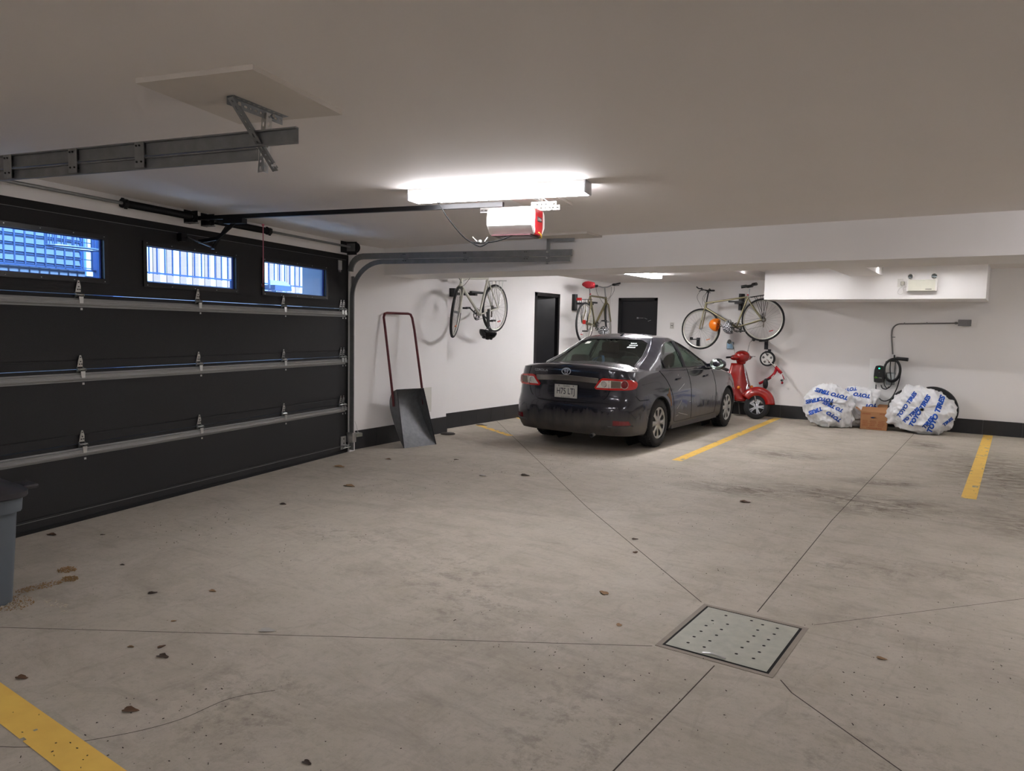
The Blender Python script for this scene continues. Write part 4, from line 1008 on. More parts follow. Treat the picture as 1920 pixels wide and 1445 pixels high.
for a in [(-5.46, 2.337, .045, 0, .3, 'curled brown leaf close to the garage door, second nearest the bin'), (-5.181, 2.543, .02, 1, 1, 'tiny dark leaf fragment at the foot of the garage door'),
          (-3.851, 2.149, .03, 1, .8, 'small curled dark leaf on the open floor right of the bin'), (-3.623, 2.367, .028, 2, .2, 'pale tan leaf on the open floor, right of the small dark curled one'),
          (-3.07, 1.756, .036, 1, .2, 'crumpled blackish leaf just below the long floor joint'), (-3.168, 1.806, .022, 0, 1.4, 'small twisted brown leaf right behind the crumpled blackish one'),
          (-2.733, 1.428, .040, 0, .5, 'torn brown leaf between the yellow corner line and the hairline crack'), (-3.344, 1.299, .034, 0, .3, 'brown leaf at the upper edge of the near yellow line'),
          (-3.277, 1.723, .02, 2, .3, 'faint reddish leaf scrap near the left edge of the floor'), (-3.398, 2.003, .016, 2, .9, 'tiny tan leaf scrap just above the long floor joint'),
          (-4.077, 6.205, .065, 1, .1, 'dark curled leaf on the floor left behind the car, nearest the camera side of it'), (-4.955, 3.893, .04, 1, .2, 'small leaf in the middle of the floor before the garage door'),
          (-5.053, 4.725, .075, 2, .1, 'flattened brown leaf on the floor midway to the snow scoop'), (-5.832, 5.302, .08, 2, .3, 'flattened leaf by the foot of the garage door near its right end'),
          (-5.748, 5.959, .05, 0, .1, 'brown leaf on the floor in front of the snow scoop'), (-5.154, 6.432, .035, 1, .7, 'small dark leaf right of the snow scoop blade'),
          (-2.188, 4.798, .03, 1, .6, 'dark leaf lying on the diagonal joint, farther one of the two'), (-2.046, 4.51, .03, 0, 1.6, 'dark leaf lying on the diagonal joint, nearer one of the two'),
          (-1.862, 3.688, .04, 2, 2.6, 'pale brown leaf left of the drain cover'), (-1.589, 3.327, .026, 2, 2.2, 'small pink tan scrap beside the left corner of the drain cover'),
          (-1.916, 6.493, .06, 0, .1, 'flat brown leaf at the edge of the dirty parking bay'), (-.434, 3.721, .028, 2, 0, 'small tan leaf right of the drain cover'),
          (-1.92, 1.604, .022, 1, 0, 'small dark leaf at the bottom edge of the picture'), (-4.447, 2.296, .02, 1, .2, 'small dark leaf sliver right of the bin')]:
    leaf(a[0], a[1], a[2], LEAF[a[3]], a[4], a[5])
leaf(-4.385, 5.907, .05, P('grey_paper', (190, 186, 180), .7), .2, 'crumpled pale paper scrap on the floor left of the car', 'paper_scrap', 'paper scrap', .7)
leaf(-2.941, 2.213, .05, P('clear_film', (186, 182, 176), .25), .5, 'flat clear plastic scrap on the long floor joint', 'plastic_scrap', 'plastic scrap', .3)
leaf(-6.72, 8.98, .11, P('dark_wood', (70, 56, 44), .8), .4, 'thin dark wooden piece on the floor near the rear left wall', 'wood_piece', 'wood piece', .2)
mb = MB().mat(P('dark_disc', (52, 46, 42), .6, 0, .3, 30)); mb.lathe([(.0001, 0), (.10, 0), (.105, .008), (.09, .018), (.0001, .02)], (-6.50, 7.92, 0), n=24)
tag(mb.build('disc', smooth=40), 'flat round dark disc on the floor at the wall corner', 'disc')
def crumbs(name, label, spots, m, n, s, seed):
    random.seed(seed); mb = MB().mat(m)
    for k in range(n):
        cx, cy, rx, ry = random.choice(spots); a = random.uniform(0, 2 * PI); r = math.sqrt(random.random()); x, y = cx + rx * r * math.cos(a), cy + ry * r * math.sin(a)
        z = random.uniform(0, .008) ; l = random.uniform(.4, 1) * s; an = random.uniform(0, PI)
        mb.box((x, y, z + .002), (l, l * .3, .0025), Matrix.Rotation(an, 3, 'Z') @ Matrix.Rotation(random.uniform(-.4, .4), 3, 'Y'))
    o = mb.build(name); tag(o, label, 'debris', kind='stuff')
crumbs('sawdust', 'tan sawdust and crumbs spilled round the foot of the grey bin', [(-4.28, 1.62, .14, .10), (-4.42, 1.82, .05, .12), (-4.60, 2.05, .06, .05), (-4.42, 1.98, .05, .04)], P('sawdust_tan', (158, 126, 84), .9, 0, .3, 90), 800, .010, 5)
crumbs('wood_chips', 'pale wood chips on the sawdust at the foot of the bin', [(-4.26, 1.60, .14, .07), (-4.05, 1.75, .12, .04)], P('pale_chips', (205, 196, 176), .8), 70, .016, 6)
gr = [(random.uniform(-5, 1.5), random.uniform(1, 9), .5, .5) for _ in range(40)]
crumbs('floor_grit', 'dark grit and pebbles scattered over the concrete floor', gr + [(-1.9, 7.0, .6, .3), (-1.0, 7.2, .8, .3), (-2.0, 1.6, .6, .3), (-1.0, 1.6, .6, .3), (-2.5, 1.3, .5, .3)], P('grit_dark', (62, 52, 44), .9), 900, .008, 9)
# ------------------------------------------------------------------ bicycles
RIM = P('rim_alloy', (196, 194, 184), .35, .5); SPK = P('spoke_steel', (170, 170, 168), .3, .9); GUM = P('bicycle_tyre', (26, 25, 26), .7, 0, .2, 30)
def wheel_parts(t, c, r, ax, mirror=False, tire=.019, spokes=28, cass=False, reflector=None, nspoke_r=.0013):
    """c hub centre, ax axle direction (already posed)"""
    c, ax = V(c), V(ax).normalized(); a, b, d = frame(ax)
    mb = MB().mat(GUM)
    mb.lathe([(r - tire + tire * math.cos(x), tire * math.sin(x)) for x in [2 * PI * k / 8 for k in range(9)]], c, ax, 44); tw = mb.build('wheel', t, smooth=60)
    mb = MB().mat(RIM); q = r - 2 * tire
    mb.lathe([(q + .006, -.011), (q - .012, -.009), (q - .016, 0), (q - .012, .009), (q + .006, .011)], c, ax, 44); mb.build('rim', tw, smooth=60)
    mb = MB().mat(SPK)
    for k in range(spokes):
        an = 2 * PI * k / spokes; u = a * math.cos(an) + b * math.sin(an); an2 = an + (.35 if k % 4 < 2 else -.35); u2 = a * math.cos(an2) + b * math.sin(an2); s = 1 if k % 2 else -1
        mb.tube([c + d * .028 * s + u2 * .022, c + u * (q - .012)], nspoke_r, 4)
    mb.build('spokes', tw)
    mb = MB().mat(ALU); mb.cyl(c - d * .05, c + d * .05, .006, 8); mb.cyl(c - d * .03, c + d * .03, .016, 12); mb.build('hub', tw, smooth=50)
    if reflector:
        mb = MB().mat(reflector); u = a * math.cos(4.2) + b * math.sin(4.2); cc = c + u * q * .72; tt = d.cross(u)
        mb.bar(cc - (u * .4 + tt).normalized() * .035, cc + (u * .4 + tt).normalized() * .035, .018, .012); mb.build('reflector', tw)
    return tw
def bicycle(name, label, rear, front, up, frame_mat, steer=0.0, r=.345, rack=False, redseat=False, fender=False, seat_h=.60, refl=True, dark=BLKM, barend=True, group=None, pedal=0.6):
    rear, front, up = V(rear), V(front), V(up); x = (front - rear); wb = x.length; x.normalize(); y = up.cross(x).normalized(); z = x.cross(y)
    t = bpy.data.objects.new(name, None); COL.objects.link(t); t.empty_display_size = .1; tag(t, label, 'bicycle', group)
    t.matrix_world = Matrix.Translation(rear) @ Matrix((x, y, z)).transposed().to_4x4()
    RO, AM = P('red_reflector', (190, 30, 24), .3), P('amber_reflector', (226, 120, 30), .3)
    wheel_parts(t, (0, 0, 0), r, (0, 1, 0), reflector=RO if refl else None)
    bbx, bbz = .44 * wb / 1.05, -.065; st = V((.325, 0, seat_h - .18)); ht = V((wb - .165, 0, .47)); hb = V((wb - .125, 0, .35)); bb = V((bbx, 0, bbz)); fh = V((wb, 0, 0))
    st.x = .19 * wb / 1.12 + .02
    axs = (ht - hb).normalized()
    Rm = Matrix.Rotation(steer, 3, axs)
    S = lambda p: hb + Rm @ (V(p) - hb)
    mb = MB().mat(frame_mat)
    mb.tube([st, ht - axs * .02], .017, 10); mb.tube([hb + axs * .02, bb], .021, 10); mb.tube([bb, st], .017, 10); mb.tube([hb, ht], .022, 10)
    for s in (-1, 1):
        mb.tube([bb + V((0, s * .02, 0)), V((.1, s * .05, -.01)), V((0, s * .055, 0))], .0115, 8); mb.tube([st + V((0, s * .01, -.03)), V((.12, s * .045, .2)), V((0, s * .055, 0))], .010, 8)
    mb.cyl(bb - V((0, .035, 0)), bb + V((0, .035, 0)), .02, 10)
    mb.build('frame', t, smooth=60)
    mb = MB().mat(frame_mat); 
    for s in (-1, 1): mb.tube([S(hb + V((0, s * .02, -.0))), S(hb + V((.01, s * .045, -.03))), S(hb + (fh - hb) * .6 + V((.0, s * .05, 0))), S(fh + V((0, s * .055, 0)))], .012, 8)
    mb.tube([S(hb + V((0, -.03, 0))), S(hb + V((0, .03, 0)))], .014, 8); fk = mb.build('fork', t, smooth=60)
    wheel_parts(t, S(fh), r, Rm @ V((0, 1, 0)), reflector=AM if refl else None)
    # seat
    sx = st.x - .045; sz = seat_h
    mb = MB().mat(ALU); mb.tube([st, V((sx, 0, sz - .04))], .012, 8); mb.build('seat_post', t, smooth=60)
    sm = P('red_seat_cover', (186, 40, 52), .7, 0, .1, 12, .4, 20) if redseat else BLK
    mb = MB().mat(sm)
    pw = [(-.13, .07), (-.10, .082), (-.05, .07), (0, .038), (.08, .022), (.14, .016)]
    k_ = 1.55 if redseat else 1.0
    rg = []
    for px_, w in spline_pairs(pw): rg.append([V((sx + px_ + (.05 if redseat else 0), w * k_ * math.cos(a), sz + .012 * (px_ > .05) + (.055 if redseat else .027) * math.sin(a) + (.02 if px_ < -.06 else 0))) for a in [2 * PI * q / 12 for q in range(12)]])
    loft(mb, rg); so = mb.build('saddle', t, smooth=60)
    if redseat: so['label'] = 'red fabric saddle cover'
    if seat_h > 0: 
        mb = MB().mat(P('red_clamp', (180, 34, 44), .4) ); mb.cyl(st + V((-.004, 0, .02)), st + V((-.006, 0, .045)), .017, 10); mb.build('seat_clamp', t)
    # cockpit
    stem = ht + axs * (.20 if barend else .16)
    mb = MB().mat(BLKM if barend else ALU); mb.tube([S(ht), S(stem)], .013, 8); f = S(stem + V((.06, 0, .03))); mb.tube([S(stem), f], .013, 8); mb.build('stem', t, smooth=60)
    Y = Rm @ V((0, 1, 0)); X = Rm @ V((1, 0, 0)); Z = V((0, 0, 1))
    mb = MB().mat(BLKM if barend else ALU)
    bp = [f - Y * .29 + (Z * .05 if not barend else Z * 0) - X * .05, f - Y * .15 + (Z * .035 if not barend else Z * 0), f - Y * .05, f, f + Y * .05, f + Y * .15 + (Z * .035 if not barend else Z * 0), f + Y * .29 + (Z * .05 if not barend else Z * 0) - X * .05]
    mb.tube(spline(bp, 4), .011, 8); hbz = mb.build('handlebar', t, smooth=60)
    for s in (-1, 1):
        e = bp[-1] if s > 0 else bp[0]; i = bp[-2] if s > 0 else bp[1]; dd = (i - e).normalized()
        mb = MB().mat(BLK); mb.tube([e, e + dd * .12], .017, 8); mb.build('grip', hbz, smooth=60)
        mb = MB().mat(BLKM); p0 = e + dd * .14
        mb.tube([p0, p0 + X * .05 - Z * .02, p0 + X * .055 - dd * .11 - Z * .03], .006, 6)
        if barend: mb.tube(spline([e, e + X * .05 + Z * .01, e + X * .09 + Z * .05]), .011, 8)
        mb.cyl(p0 - dd * .02, p0 + dd * .02, .022, 8); mb.build('brake_lever', hbz, smooth=60)
    mb = MB().mat(BLK)
    mb.tube(spline([f + Y * .17, f + Y * .15 + X * .11 - Z * .12, f + Y * .03 + X * .09 - Z * .30, S(hb + V((.05, 0, -.02)))]), .003, 5)
    mb.tube(spline([f - Y * .17, f - Y * .15 + X * .12 - Z * .10, f - Y * .03 + X * .09 - Z * .28, S(hb + V((.03, 0, .05)))]), .003, 5)
    mb.tube(spline([f - Y * .12, f - Y * .1 + X * .09 - Z * .16, ht + V((-.02, -.02, -.05)), ht + V((-.2, -.018, -.02)) ]), .003, 5); mb.build('brake_cable', t)
    # drivetrain on the right side (y-)
    mb = MB().mat(BLKM)
    for q, rr in ((-.045, .088), (-.052, .07)): mb.lathe([(rr - .012, -.0015), (rr, -.0015), (rr, .0015), (rr - .012, .0015), (rr - .012, -.0015)], bb + V((0, q, 0)), (0, 1, 0), 24)
    for k in range(5): an = 2 * PI * k / 5; mb.bar(bb + V((0, -.05, 0)), bb + V((.08 * math.cos(an), -.05, .08 * math.sin(an))), .014, .004)
    cs = mb.build('crankset', t)
    for s, an in ((-1, pedal), (1, pedal + PI)):
        mb = MB().mat(ALU if not barend else BLKM); e = bb + V((.17 * math.cos(an), s * .07, .17 * math.sin(an))); mb.bar(bb + V((0, s * .055, 0)), e, .022, .01); mb.build('crank_arm', cs)
        mb = MB().mat(BLK); mb.box(e + V((0, s * .055, 0)), (.09, .075, .008)); mb.box(e + V((.04, s * .055, 0)), (.01, .08, .025)); mb.box(e + V((-.04, s * .055, 0)), (.01, .08, .025)); mb.build('pedal', cs)
    mb = MB().mat(P('chain_steel', (110, 100, 88), .4, .8)); mb.bar(bb + V((0, -.047, .085)), V((0, -.045, .04)), .008, .004); mb.bar(bb + V((0, -.047, -.085)), V((.01, -.04, -.10)), .008, .004)
    for k in range(6): mb.lathe([(.02, 0), (.045 - .004 * k, 0), (.045 - .004 * k, .002), (.02, .002)], (0, -.045 + .004 * k, 0), (0, 1, 0), 16)
    mb.bar((0, -.055, -.02), (.02, -.05, -.13), .02, .012); mb.build('chain', t)
    if rack:
        rm = BLKM if rack == 'black' else P('silver_rack', (176, 176, 170), .35, .7); mb = MB().mat(rm)
        for s in (-1, 1):
            mb.tube([(.17, s * .05, r + .05), (-.24, s * .06, r + .045)], .005, 6)
            for xx in (.08, -.03, -.14): mb.tube([(xx, s * .06, r + .045), (-.01, s * .06, .01)], .0045, 6)
        for xx in (.16, .05, -.06, -.17, -.24): mb.tube([(xx, -.06, r + .047), (xx, .06, r + .047)], .0045, 6)
        mb.tube([(.17, .03, r + .05), st + V((0, .015, -.06))], .004, 6); mb.build('luggage_rack', t)
    if fender:
        mb = MB().mat(P('fender_chrome', (176, 176, 170), .25, .8))
        mb.grid(lambda u, v: V(((r + .018) * math.cos(.5 + u * 2.2), (v - .5) * .05, (r + .018 - 2.5 * (v - .5) ** 2 * .02) * math.sin(.5 + u * 2.2))), 24, 4); mb.build('mudguard', t, smooth=60)
    if redseat:
        mb = MB().mat(RO); mb.box((-.26, 0, r + .05), (.03, .09, .05)); mb.build('tail_reflector', t); mb = MB().mat(RO); mb.box((-.20, -.08, .02), (.02, .05, .07)); mb.build('side_reflector', t)
    return t
def spline_pairs(p):
    q = spline([(a, b, 0) for a, b in p], 3); return [(v.x, v.y) for v in q]
WF = P('white_bike_paint', (206, 204, 190), .3, .1, .06, 10); GF = P('champagne_bike_paint', (150, 143, 112), .3, .55, .12, 10); GF2 = P('bronze_bike_paint', (112, 104, 74), .3, .5, .12, 10)
b1 = bicycle('bicycle', 'white framed bicycle hanging on the left wall above the floor drain side, front wheel turned edge on', (-6.42, 8.88, 1.785), (-6.34, 7.86, 1.70), (.02, 0, 1), WF, R(26), .355, rack='silver', seat_h=.62, group='bicycles hung on the walls')
b1['label'] = 'white framed bicycle hanging on the left wall with its front wheel turned edge on'
b2_ = bicycle('bicycle', 'bronze bicycle with red saddle cover hanging in the far left corner, seen from behind', (-6.38, 11.56, 1.62), (-6.46, 12.62, 1.655), (.02, 0, 1), GF2, R(17), .365, rack='black', redseat=True, seat_h=.66, barend=False, group='bicycles hung on the walls')
b3 = bicycle('bicycle', 'champagne silver bicycle with black saddle hanging side on along the back wall', (-3.70, 13.12, 1.735), (-4.815, 13.12, 1.555), (0, 0, 1), GF, R(-3), .375, rack='black', fender=False, seat_h=.62, group='bicycles hung on the walls')

def wall_rack(label, wallp, out, arm, h=.3):
    """upright plate on the wall, arm carrying the top tube"""
    t = thing('bike_rack', label, 'bike rack', wallp); out = V(out)
    mb = MB().mat(BLK); side = V((-out.y, out.x, 0)); mb.cyl(out * .04 + V((0, 0, -h / 2)), out * .04 + V((0, 0, h / 2)), .045, 12); mb.box(out * .012, (abs(out.x) * .024 + abs(side.x) * .1, abs(out.y) * .024 + abs(side.y) * .1, h)); mb.build('wall_post', t, smooth=50)
    mb = MB().mat(BLK); mb.bar(out * .05 + V((0, 0, -.02)), out * arm + V((0, 0, -.03)), .05, .04); mb.build('arm', t)
    mb = MB().mat(BLK); mb.box(out * arm + V((0, 0, -.005)) + side * 0, (abs(side.x) * .22 + .05, abs(side.y) * .22 + .05, .03), bev=.008); mb.build('cradle', t)
wall_rack('black wall rack behind the silver bicycle on the back wall', (-4.21, YB, 2.06), (0, -1, 0), .34, .30)
wall_rack('black wall rack holding up the white bicycle on the left wall', (-6.88, 8.42, 2.0), (1, 0, 0), .46, .12)
wall_rack('black wall rack behind the red saddle of the corner bicycle', (-6.88, 12.0, 2.0), (1, 0, 0), .42, .30)
def wheel_holder(label, p):
    t = thing('wheel_holder', label, 'wheel holder', p)
    mb = MB().mat(BLK); mb.b2((-.03, -.03, -.09), (.03, 0, .09)); mb.build('back_plate', t)
    mb = MB().mat(P('grey_tread', (62, 66, 74), .6))
    for k in range(7): mb.box((0, -.036, -.075 + k * .025), (.045, .014, .014))
    mb.build('ribs', t)
    mb = MB().mat(BLK); mb.box((0, -.2, .06), (.05, .36, .02)); mb.box((0, -.37, .075), (.055, .02, .05)); mb.build('tray', t)
wheel_holder('black wheel holder on the back wall under the rear wheel of the silver bicycle', (-3.73, YB, 1.30))
wheel_holder('black wheel holder on the back wall under the front wheel of the silver bicycle', (-5.0, YB, 1.30))

def helmet(label, c, r, rot, m, vents=True, zs=.95, group=None):
    t = thing('bicycle_helmet', label, 'helmet', c, 0, group); t.rotation_euler = rot
    mb = MB().mat(m)
    def g(u, v):
        a = 2 * PI * u; p = PI * .56 * v
        q = V((math.cos(a) * math.sin(p) * 1.22, math.sin(a) * math.sin(p), math.cos(p) * zs)) * r
        if vents:
            k = abs(math.sin(a * 3)); q *= 1 - .06 * (k < .35 and .25 < v < .8)
        return q
    mb.grid(g, 36, 12, True); o = mb.build('shell', t, smooth=60); md = o.modifiers.new('s', 'SOLIDIFY'); md.thickness = .02
    mb = MB().mat(BLK); 
    for s in (-1, 1):
        for x in (-.5, .45): mb.tube([(x * r, s * r * .85, -.1 * r), (0, s * r * .6, -r * .9)], .004, 5)
    mb.tube([(0, .6 * r, -.9 * r), (0, 0, -1.15 * r), (0, -.6 * r, -.9 * r)], .004, 5); mb.build('strap', t)
    if vents:
        mb = MB().mat(P('helmet_vent', (10, 10, 11), .8))
        for s in (-1, 0, 1):
            for k in range(3):
                p = .35 + k * .38; a = 0
                q = V((math.sin(p - .7) * 1.24, s * .38, math.sqrt(max(.05, 1 - (math.sin(p - .7)) ** 2 - (s * .38) ** 2)) * .96)) * r
                mb.ball(q, (.028, .010, .008), 5)
        split_build(mb, 'vent', t)
    return t
def checker():
    m = bpy.data.materials.new('checked_helmet'); m.use_nodes = True; nt = m.node_tree; b = nt.nodes['Principled BSDF']; c = nt.nodes.new('ShaderNodeTexChecker'); tc = nt.nodes.new('ShaderNodeTexCoord')
    c.inputs['Scale'].default_value = 42; c.inputs['Color1'].default_value = rgb(18, 18, 20); c.inputs['Color2'].default_value = rgb(196, 196, 200); nt.links.new(tc.outputs['Object'], c.inputs[0]); nt.links.new(c.outputs[0], b.inputs[0]); b.inputs['Roughness'].default_value = .3; return m
CHK = checker()
helmet('shiny black bicycle helmet hanging below the white bicycle', (-6.2, 8.42, 1.435), .105, (R(175), R(10), R(40)), P('shiny_black', (20, 20, 22), .12, 0, .1, 10))
helmet('black and white checked helmet hanging behind the corner bicycle, partly above the car roof', (-6.25, 12.05, 1.48), .09, (R(60), 0, R(30)), CHK)
helmet('orange helmet hanging from the frame of the silver bicycle', (-4.47, 12.98, 1.63), .095, (R(0), R(-78), R(0)), P('orange_shell', (236, 122, 18), .3, 0, .05, 8), vents=False, zs=1.5)
helmet('black and white checked helmet hanging right of the orange helmet', (-4.22, 12.97, 1.60), .105, (R(10), R(-100), R(0)), CHK, vents=False, zs=1.3)
t = thing('helmet_strap', 'black strap that hangs the shiny black helmet from the white bicycle', 'strap', (-6.22, 8.44, 1.5))
mb = MB().mat(BLK); mb.box((0, .01, .12), (.02, .035, .28)); mb.box((0, -.02, .1), (.01, .02, .24), Matrix.Rotation(.1, 3, 'X')); mb.build('strap', t)

# ------------------------------------------------------------------ red motor scooter, parked between the car and the back wall
fw = V((.93, -.37, 0)).normalized(); lf = V((-fw.y, fw.x, 0))
t = thing('motor_scooter', 'red motor scooter parked between the car front and the back wall', 'scooter', (-3.70, 12.98, 0), math.atan2(fw.y, fw.x))
RED = P('scooter_red', (150, 20, 15), .25, .0, .08, 6, coat=.3)
def swheel(c, ax, r, w):
    mb = MB().mat(RUB); mb.lathe([(r * .62, -w), (r * .86, -w), (r * .97, -w * .75), (r, -w * .2), (r, w * .2), (r * .97, w * .75), (r * .86, w), (r * .62, w)], c, ax, 36); o = mb.build('wheel', t, smooth=50)
    mb = MB().mat(ALU); c, ax = V(c), V(ax).normalized(); a, b, d = frame(ax)
    mb.lathe([(r * .68, -w * .8), (r * .62, -w * .85), (r * .58, -w * .5), (r * .58, w * .5), (r * .62, w * .85), (r * .68, w * .8)], c, ax, 36)
    for k in range(5):
        for e in (-.16, .16):
            an = 2 * PI * k / 5 + e; u = a * math.cos(an) + b * math.sin(an); mb.bar(c + u * .03, c + u * r * .6, .02, w * .9, d)
    mb.cyl(c - d * w * .8, c + d * w * .8, .04, 16); mb.build('rim', o, smooth=40)
    mb = MB().mat(BLKM); mb.lathe([(.05, 0), (.095, 0), (.095, .004), (.05, .004), (.05, 0)], c + d * w * .3, ax, 20); mb.build('brake_disc', o)
WR_ = R(34); RW = Matrix.Rotation(WR_, 3, V((-.25, 0, 1)).normalized()); wpiv = V((-.06, 0, .25))
def turn(p): return wpiv + RW @ (V(p) - wpiv)
wax = RW @ V((0, 1, 0))
swheel((0, 0, .215), wax, .215, .055); swheel((-1.2, 0, .215), (0, 1, 0), .215, .055)
mb = MB().mat(CHROME)
for s in (-1, 1): mb.tube([turn((0, s * .075, .215)), turn((-.06, s * .07, .42)), turn((-.10, s * .05, .52))], .018, 8)
mb.build('fork', t, smooth=50)
mb = MB().mat(RED)
def fend(u, v):
    a = .12 + u * 2.5; y = (v - .5) * 2; r = .275 + .03 * (1 - abs(y) ** 2.5); r *= 1 + .06 * math.sin(u * PI)
    dz = 0 if abs(y) < .75 else -.0
    e = 1 if abs(y) < .7 else 1 - (abs(y) - .7) * 1.5
    return turn((r * e * math.cos(a) - .01, y * .10, .215 + r * e * math.sin(a) + .03))
mb.grid(fend, 24, 12); fo = mb.build('front_mudguard', t, smooth=60); fo.modifiers.new('s', 'SOLIDIFY').thickness = .006
mb = MB().mat(RED)
def shield(u, v):
    z = .30 + u * .66; y = (v - .5) * 2
    w = interp([(0, .22), (.35, .29), (.7, .25), (1, .15)], u); x = -.19 - u * .19 - .14 * y * y - .02 * math.sin(u * PI)
    return V((x + .05, y * w, z))
mb.grid(shield, 14, 14); so = mb.build('leg_shield', t, smooth=70); so.modifiers.new('s', 'SOLIDIFY').thickness = .014
mb = MB().mat(CHROME); mb.tube([shield(.98, .5) + V((.02, 0, 0)), shield(.7, .5) + V((.025, 0, 0)), shield(.45, .52) + V((.03, 0, 0)), shield(.3, .40) + V((.03, 0, 0))], .012, 8); mb.prism([shield(.28, .36) + V((.03, 0, 0)), shield(.40, .52) + V((.035, 0, 0)), shield(.22, .60) + V((.03, 0, 0)), shield(.16, .46) + V((.03, 0, 0))], (.006, 0, 0)); mb.build('chrome_trim', t, smooth=50)
mb = MB().mat(P('amber_lens', (226, 130, 34), .2))
for v in (.2, .8): mb.ball(shield(.36, v) + V((.02, 0, 0)), (.02, .04, .03), 8)
split_build(mb, 'turn_signal', t, smooth=60)
mb = MB().mat(RED); mb.ball((-.36, 0, 1.08), (.13, .15, .11), 12); mb.ball((-.37, 0, 1.0), (.08, .09, .09), 10); mb.ball((-.38, .17, 1.06), (.07, .09, .05), 8); mb.ball((-.38, -.17, 1.06), (.07, .09, .05), 8); mb.build('headset', t, smooth=60)
mb = MB().mat(P('head_lamp_glass', (150, 120, 116), .1, .3)); mb.lathe([(.0001, .025), (.04, .02), (.06, .0), (.065, -.02)], (-.262, 0, 1.085), (1, 0, .1), 16); mb.build('head_lamp', t, smooth=50)
mb = MB().mat(BLK)
for s in (-1, 1): mb.tube([(-.39, s * .2, 1.07), (-.42, s * .34, 1.06)], .018, 8); mb.tube([(-.35, s * .18, 1.08), (-.33, s * .33, 1.08)], .006, 6)
mb.build('handlebar', t, smooth=50)
for s, h in ((-1, .22), (1, .27)):
    mb = MB().mat(CHROME); mb.tube([(-.38, s * .16, 1.11), (-.38, s * .22, 1.11 + h * .8), (-.38, s * .30, 1.11 + h)], .006, 6); mb.mat(P('mirror_back', (120, 124, 124), .15, .9)); mb.ball((-.38, s * .33, 1.12 + h), (.012, .055, .04), 8); mb.build('mirror', t, smooth=50)
mb = MB().mat(RED)
def bodyf(u, v):
    a = 2 * PI * v; x = -.55 - u * .85; w = interp([(0, .08), (.3, .17), (.7, .18), (1, .06)], u); h = interp([(0, .10), (.3, .22), (.8, .22), (1, .1)], u)
    return V((x, w * math.cos(a), .58 + h * math.sin(a)))
mb.grid(lambda u, v: bodyf(u, v), 16, 20); mb.build('rear_body', t, smooth=60)
mb = MB().mat(BLK); mb.b2((-.62, -.13, .28), (-.26, .13, .33)); mb.build('floorboard', t)
mb = MB().mat(P('seat_vinyl', (30, 28, 28), .5)); mb.ball((-1.0, 0, .82), (.36, .13, .06), 10); mb.build('seat', t, smooth=60)
mb = MB().mat(STEELD); mb.tube([(-.45, .06, .3), (-.48, .16, .02)], .012, 6); mb.build('kickstand', t)

# ------------------------------------------------------------------ red balance bike hung on the wall
t = thing('balance_bike', 'small red child bike with white wheel hanging on the back wall beside the scooter', 'child bike', (-3.6, 13.36, .6))
k0 = V((-3.6, 13.36, .6)); q = lambda x, z, y=0: V((x, 13.36 + y, z)) - k0
hc = q(-3.655, 1.05)
mb = MB().mat(RUB); mb.lathe([(.105, -.02), (.13, -.02), (.137, 0), (.13, .02), (.105, .02)], hc, (0, 1, 0), 32); wo = mb.build('wheel', t, smooth=50)
mb = MB().mat(WHT); mb.lathe([(.0001, -.014), (.112, -.016), (.112, .016), (.0001, .014)], hc, (0, 1, 0), 32); mb.cyl(hc - V((0, .024, 0)), hc + V((0, .024, 0)), .03, 12)
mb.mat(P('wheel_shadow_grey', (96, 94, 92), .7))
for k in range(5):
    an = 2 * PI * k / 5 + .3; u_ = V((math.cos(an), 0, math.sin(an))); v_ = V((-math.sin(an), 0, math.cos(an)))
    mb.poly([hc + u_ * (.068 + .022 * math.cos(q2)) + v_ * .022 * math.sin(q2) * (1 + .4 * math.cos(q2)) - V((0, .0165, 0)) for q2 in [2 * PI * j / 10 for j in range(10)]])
mb.build('rim', wo, smooth=40)
mb = MB().mat(CHROME); mb.tube([hc + V((0, -.035, 0)), q(-3.50, .905, -.035)], .010, 8); mb.tube([hc + V((0, .035, 0)), q(-3.50, .905, .035)], .010, 8); mb.build('fork', t, smooth=50)
RD2 = P('glossy_red', (176, 24, 38), .25, .2, .08, 8)
mb = MB().mat(RD2); mb.tube([q(-3.51, .915), q(-3.40, .80)], .026, 10); mb.tube(spline([q(-3.49, .89), q(-3.52, .80), q(-3.60, .71), q(-3.72, .63), q(-3.78, .60)]), .024, 10); mb.build('frame', t, smooth=50)
mb = MB().mat(WHT); mb.box(q(-3.545, .745, -.019), (.012, .004, .07), Matrix.Rotation(R(38), 3, 'Y')); mb.build('sticker', t)
mb = MB().mat(RD2)
mb.tube([q(-3.43, .83, -.03), q(-3.43, .83, .03)], .026, 8); mb.tube([q(-3.385, .785), q(-3.35, .70)], .01, 8); mb.build('clamp', t, smooth=50)
mb = MB().mat(CHROME); mb.tube([q(-3.38, .78, 0), q(-3.345, .69, 0)], .009, 8); mb.tube([q(-3.345, .69, -.14), q(-3.345, .69, .12)], .009, 8); mb.build('handlebar', t, smooth=50)
mb = MB().mat(BLK); mb.cyl(q(-3.345, .69, -.20), q(-3.345, .69, -.13), .018, 8); mb.mat(RD2); mb.ball(q(-3.35, .645, -.12), (.02, .02, .025), 8); mb.build('grip', t, smooth=50)
mb = MB().mat(BLK); mb.ball(q(-3.66, .60, -.03), (.045, .05, .10), 8, None); mb.tube([q(-3.70, .64), q(-3.60, .70, -.03)], .014, 8); mb.build('saddle', t, smooth=60)
t = thing('wall_hook', 'black hook that holds the white wheel of the small red bike', 'hook', (-3.67, YB, 1.15))
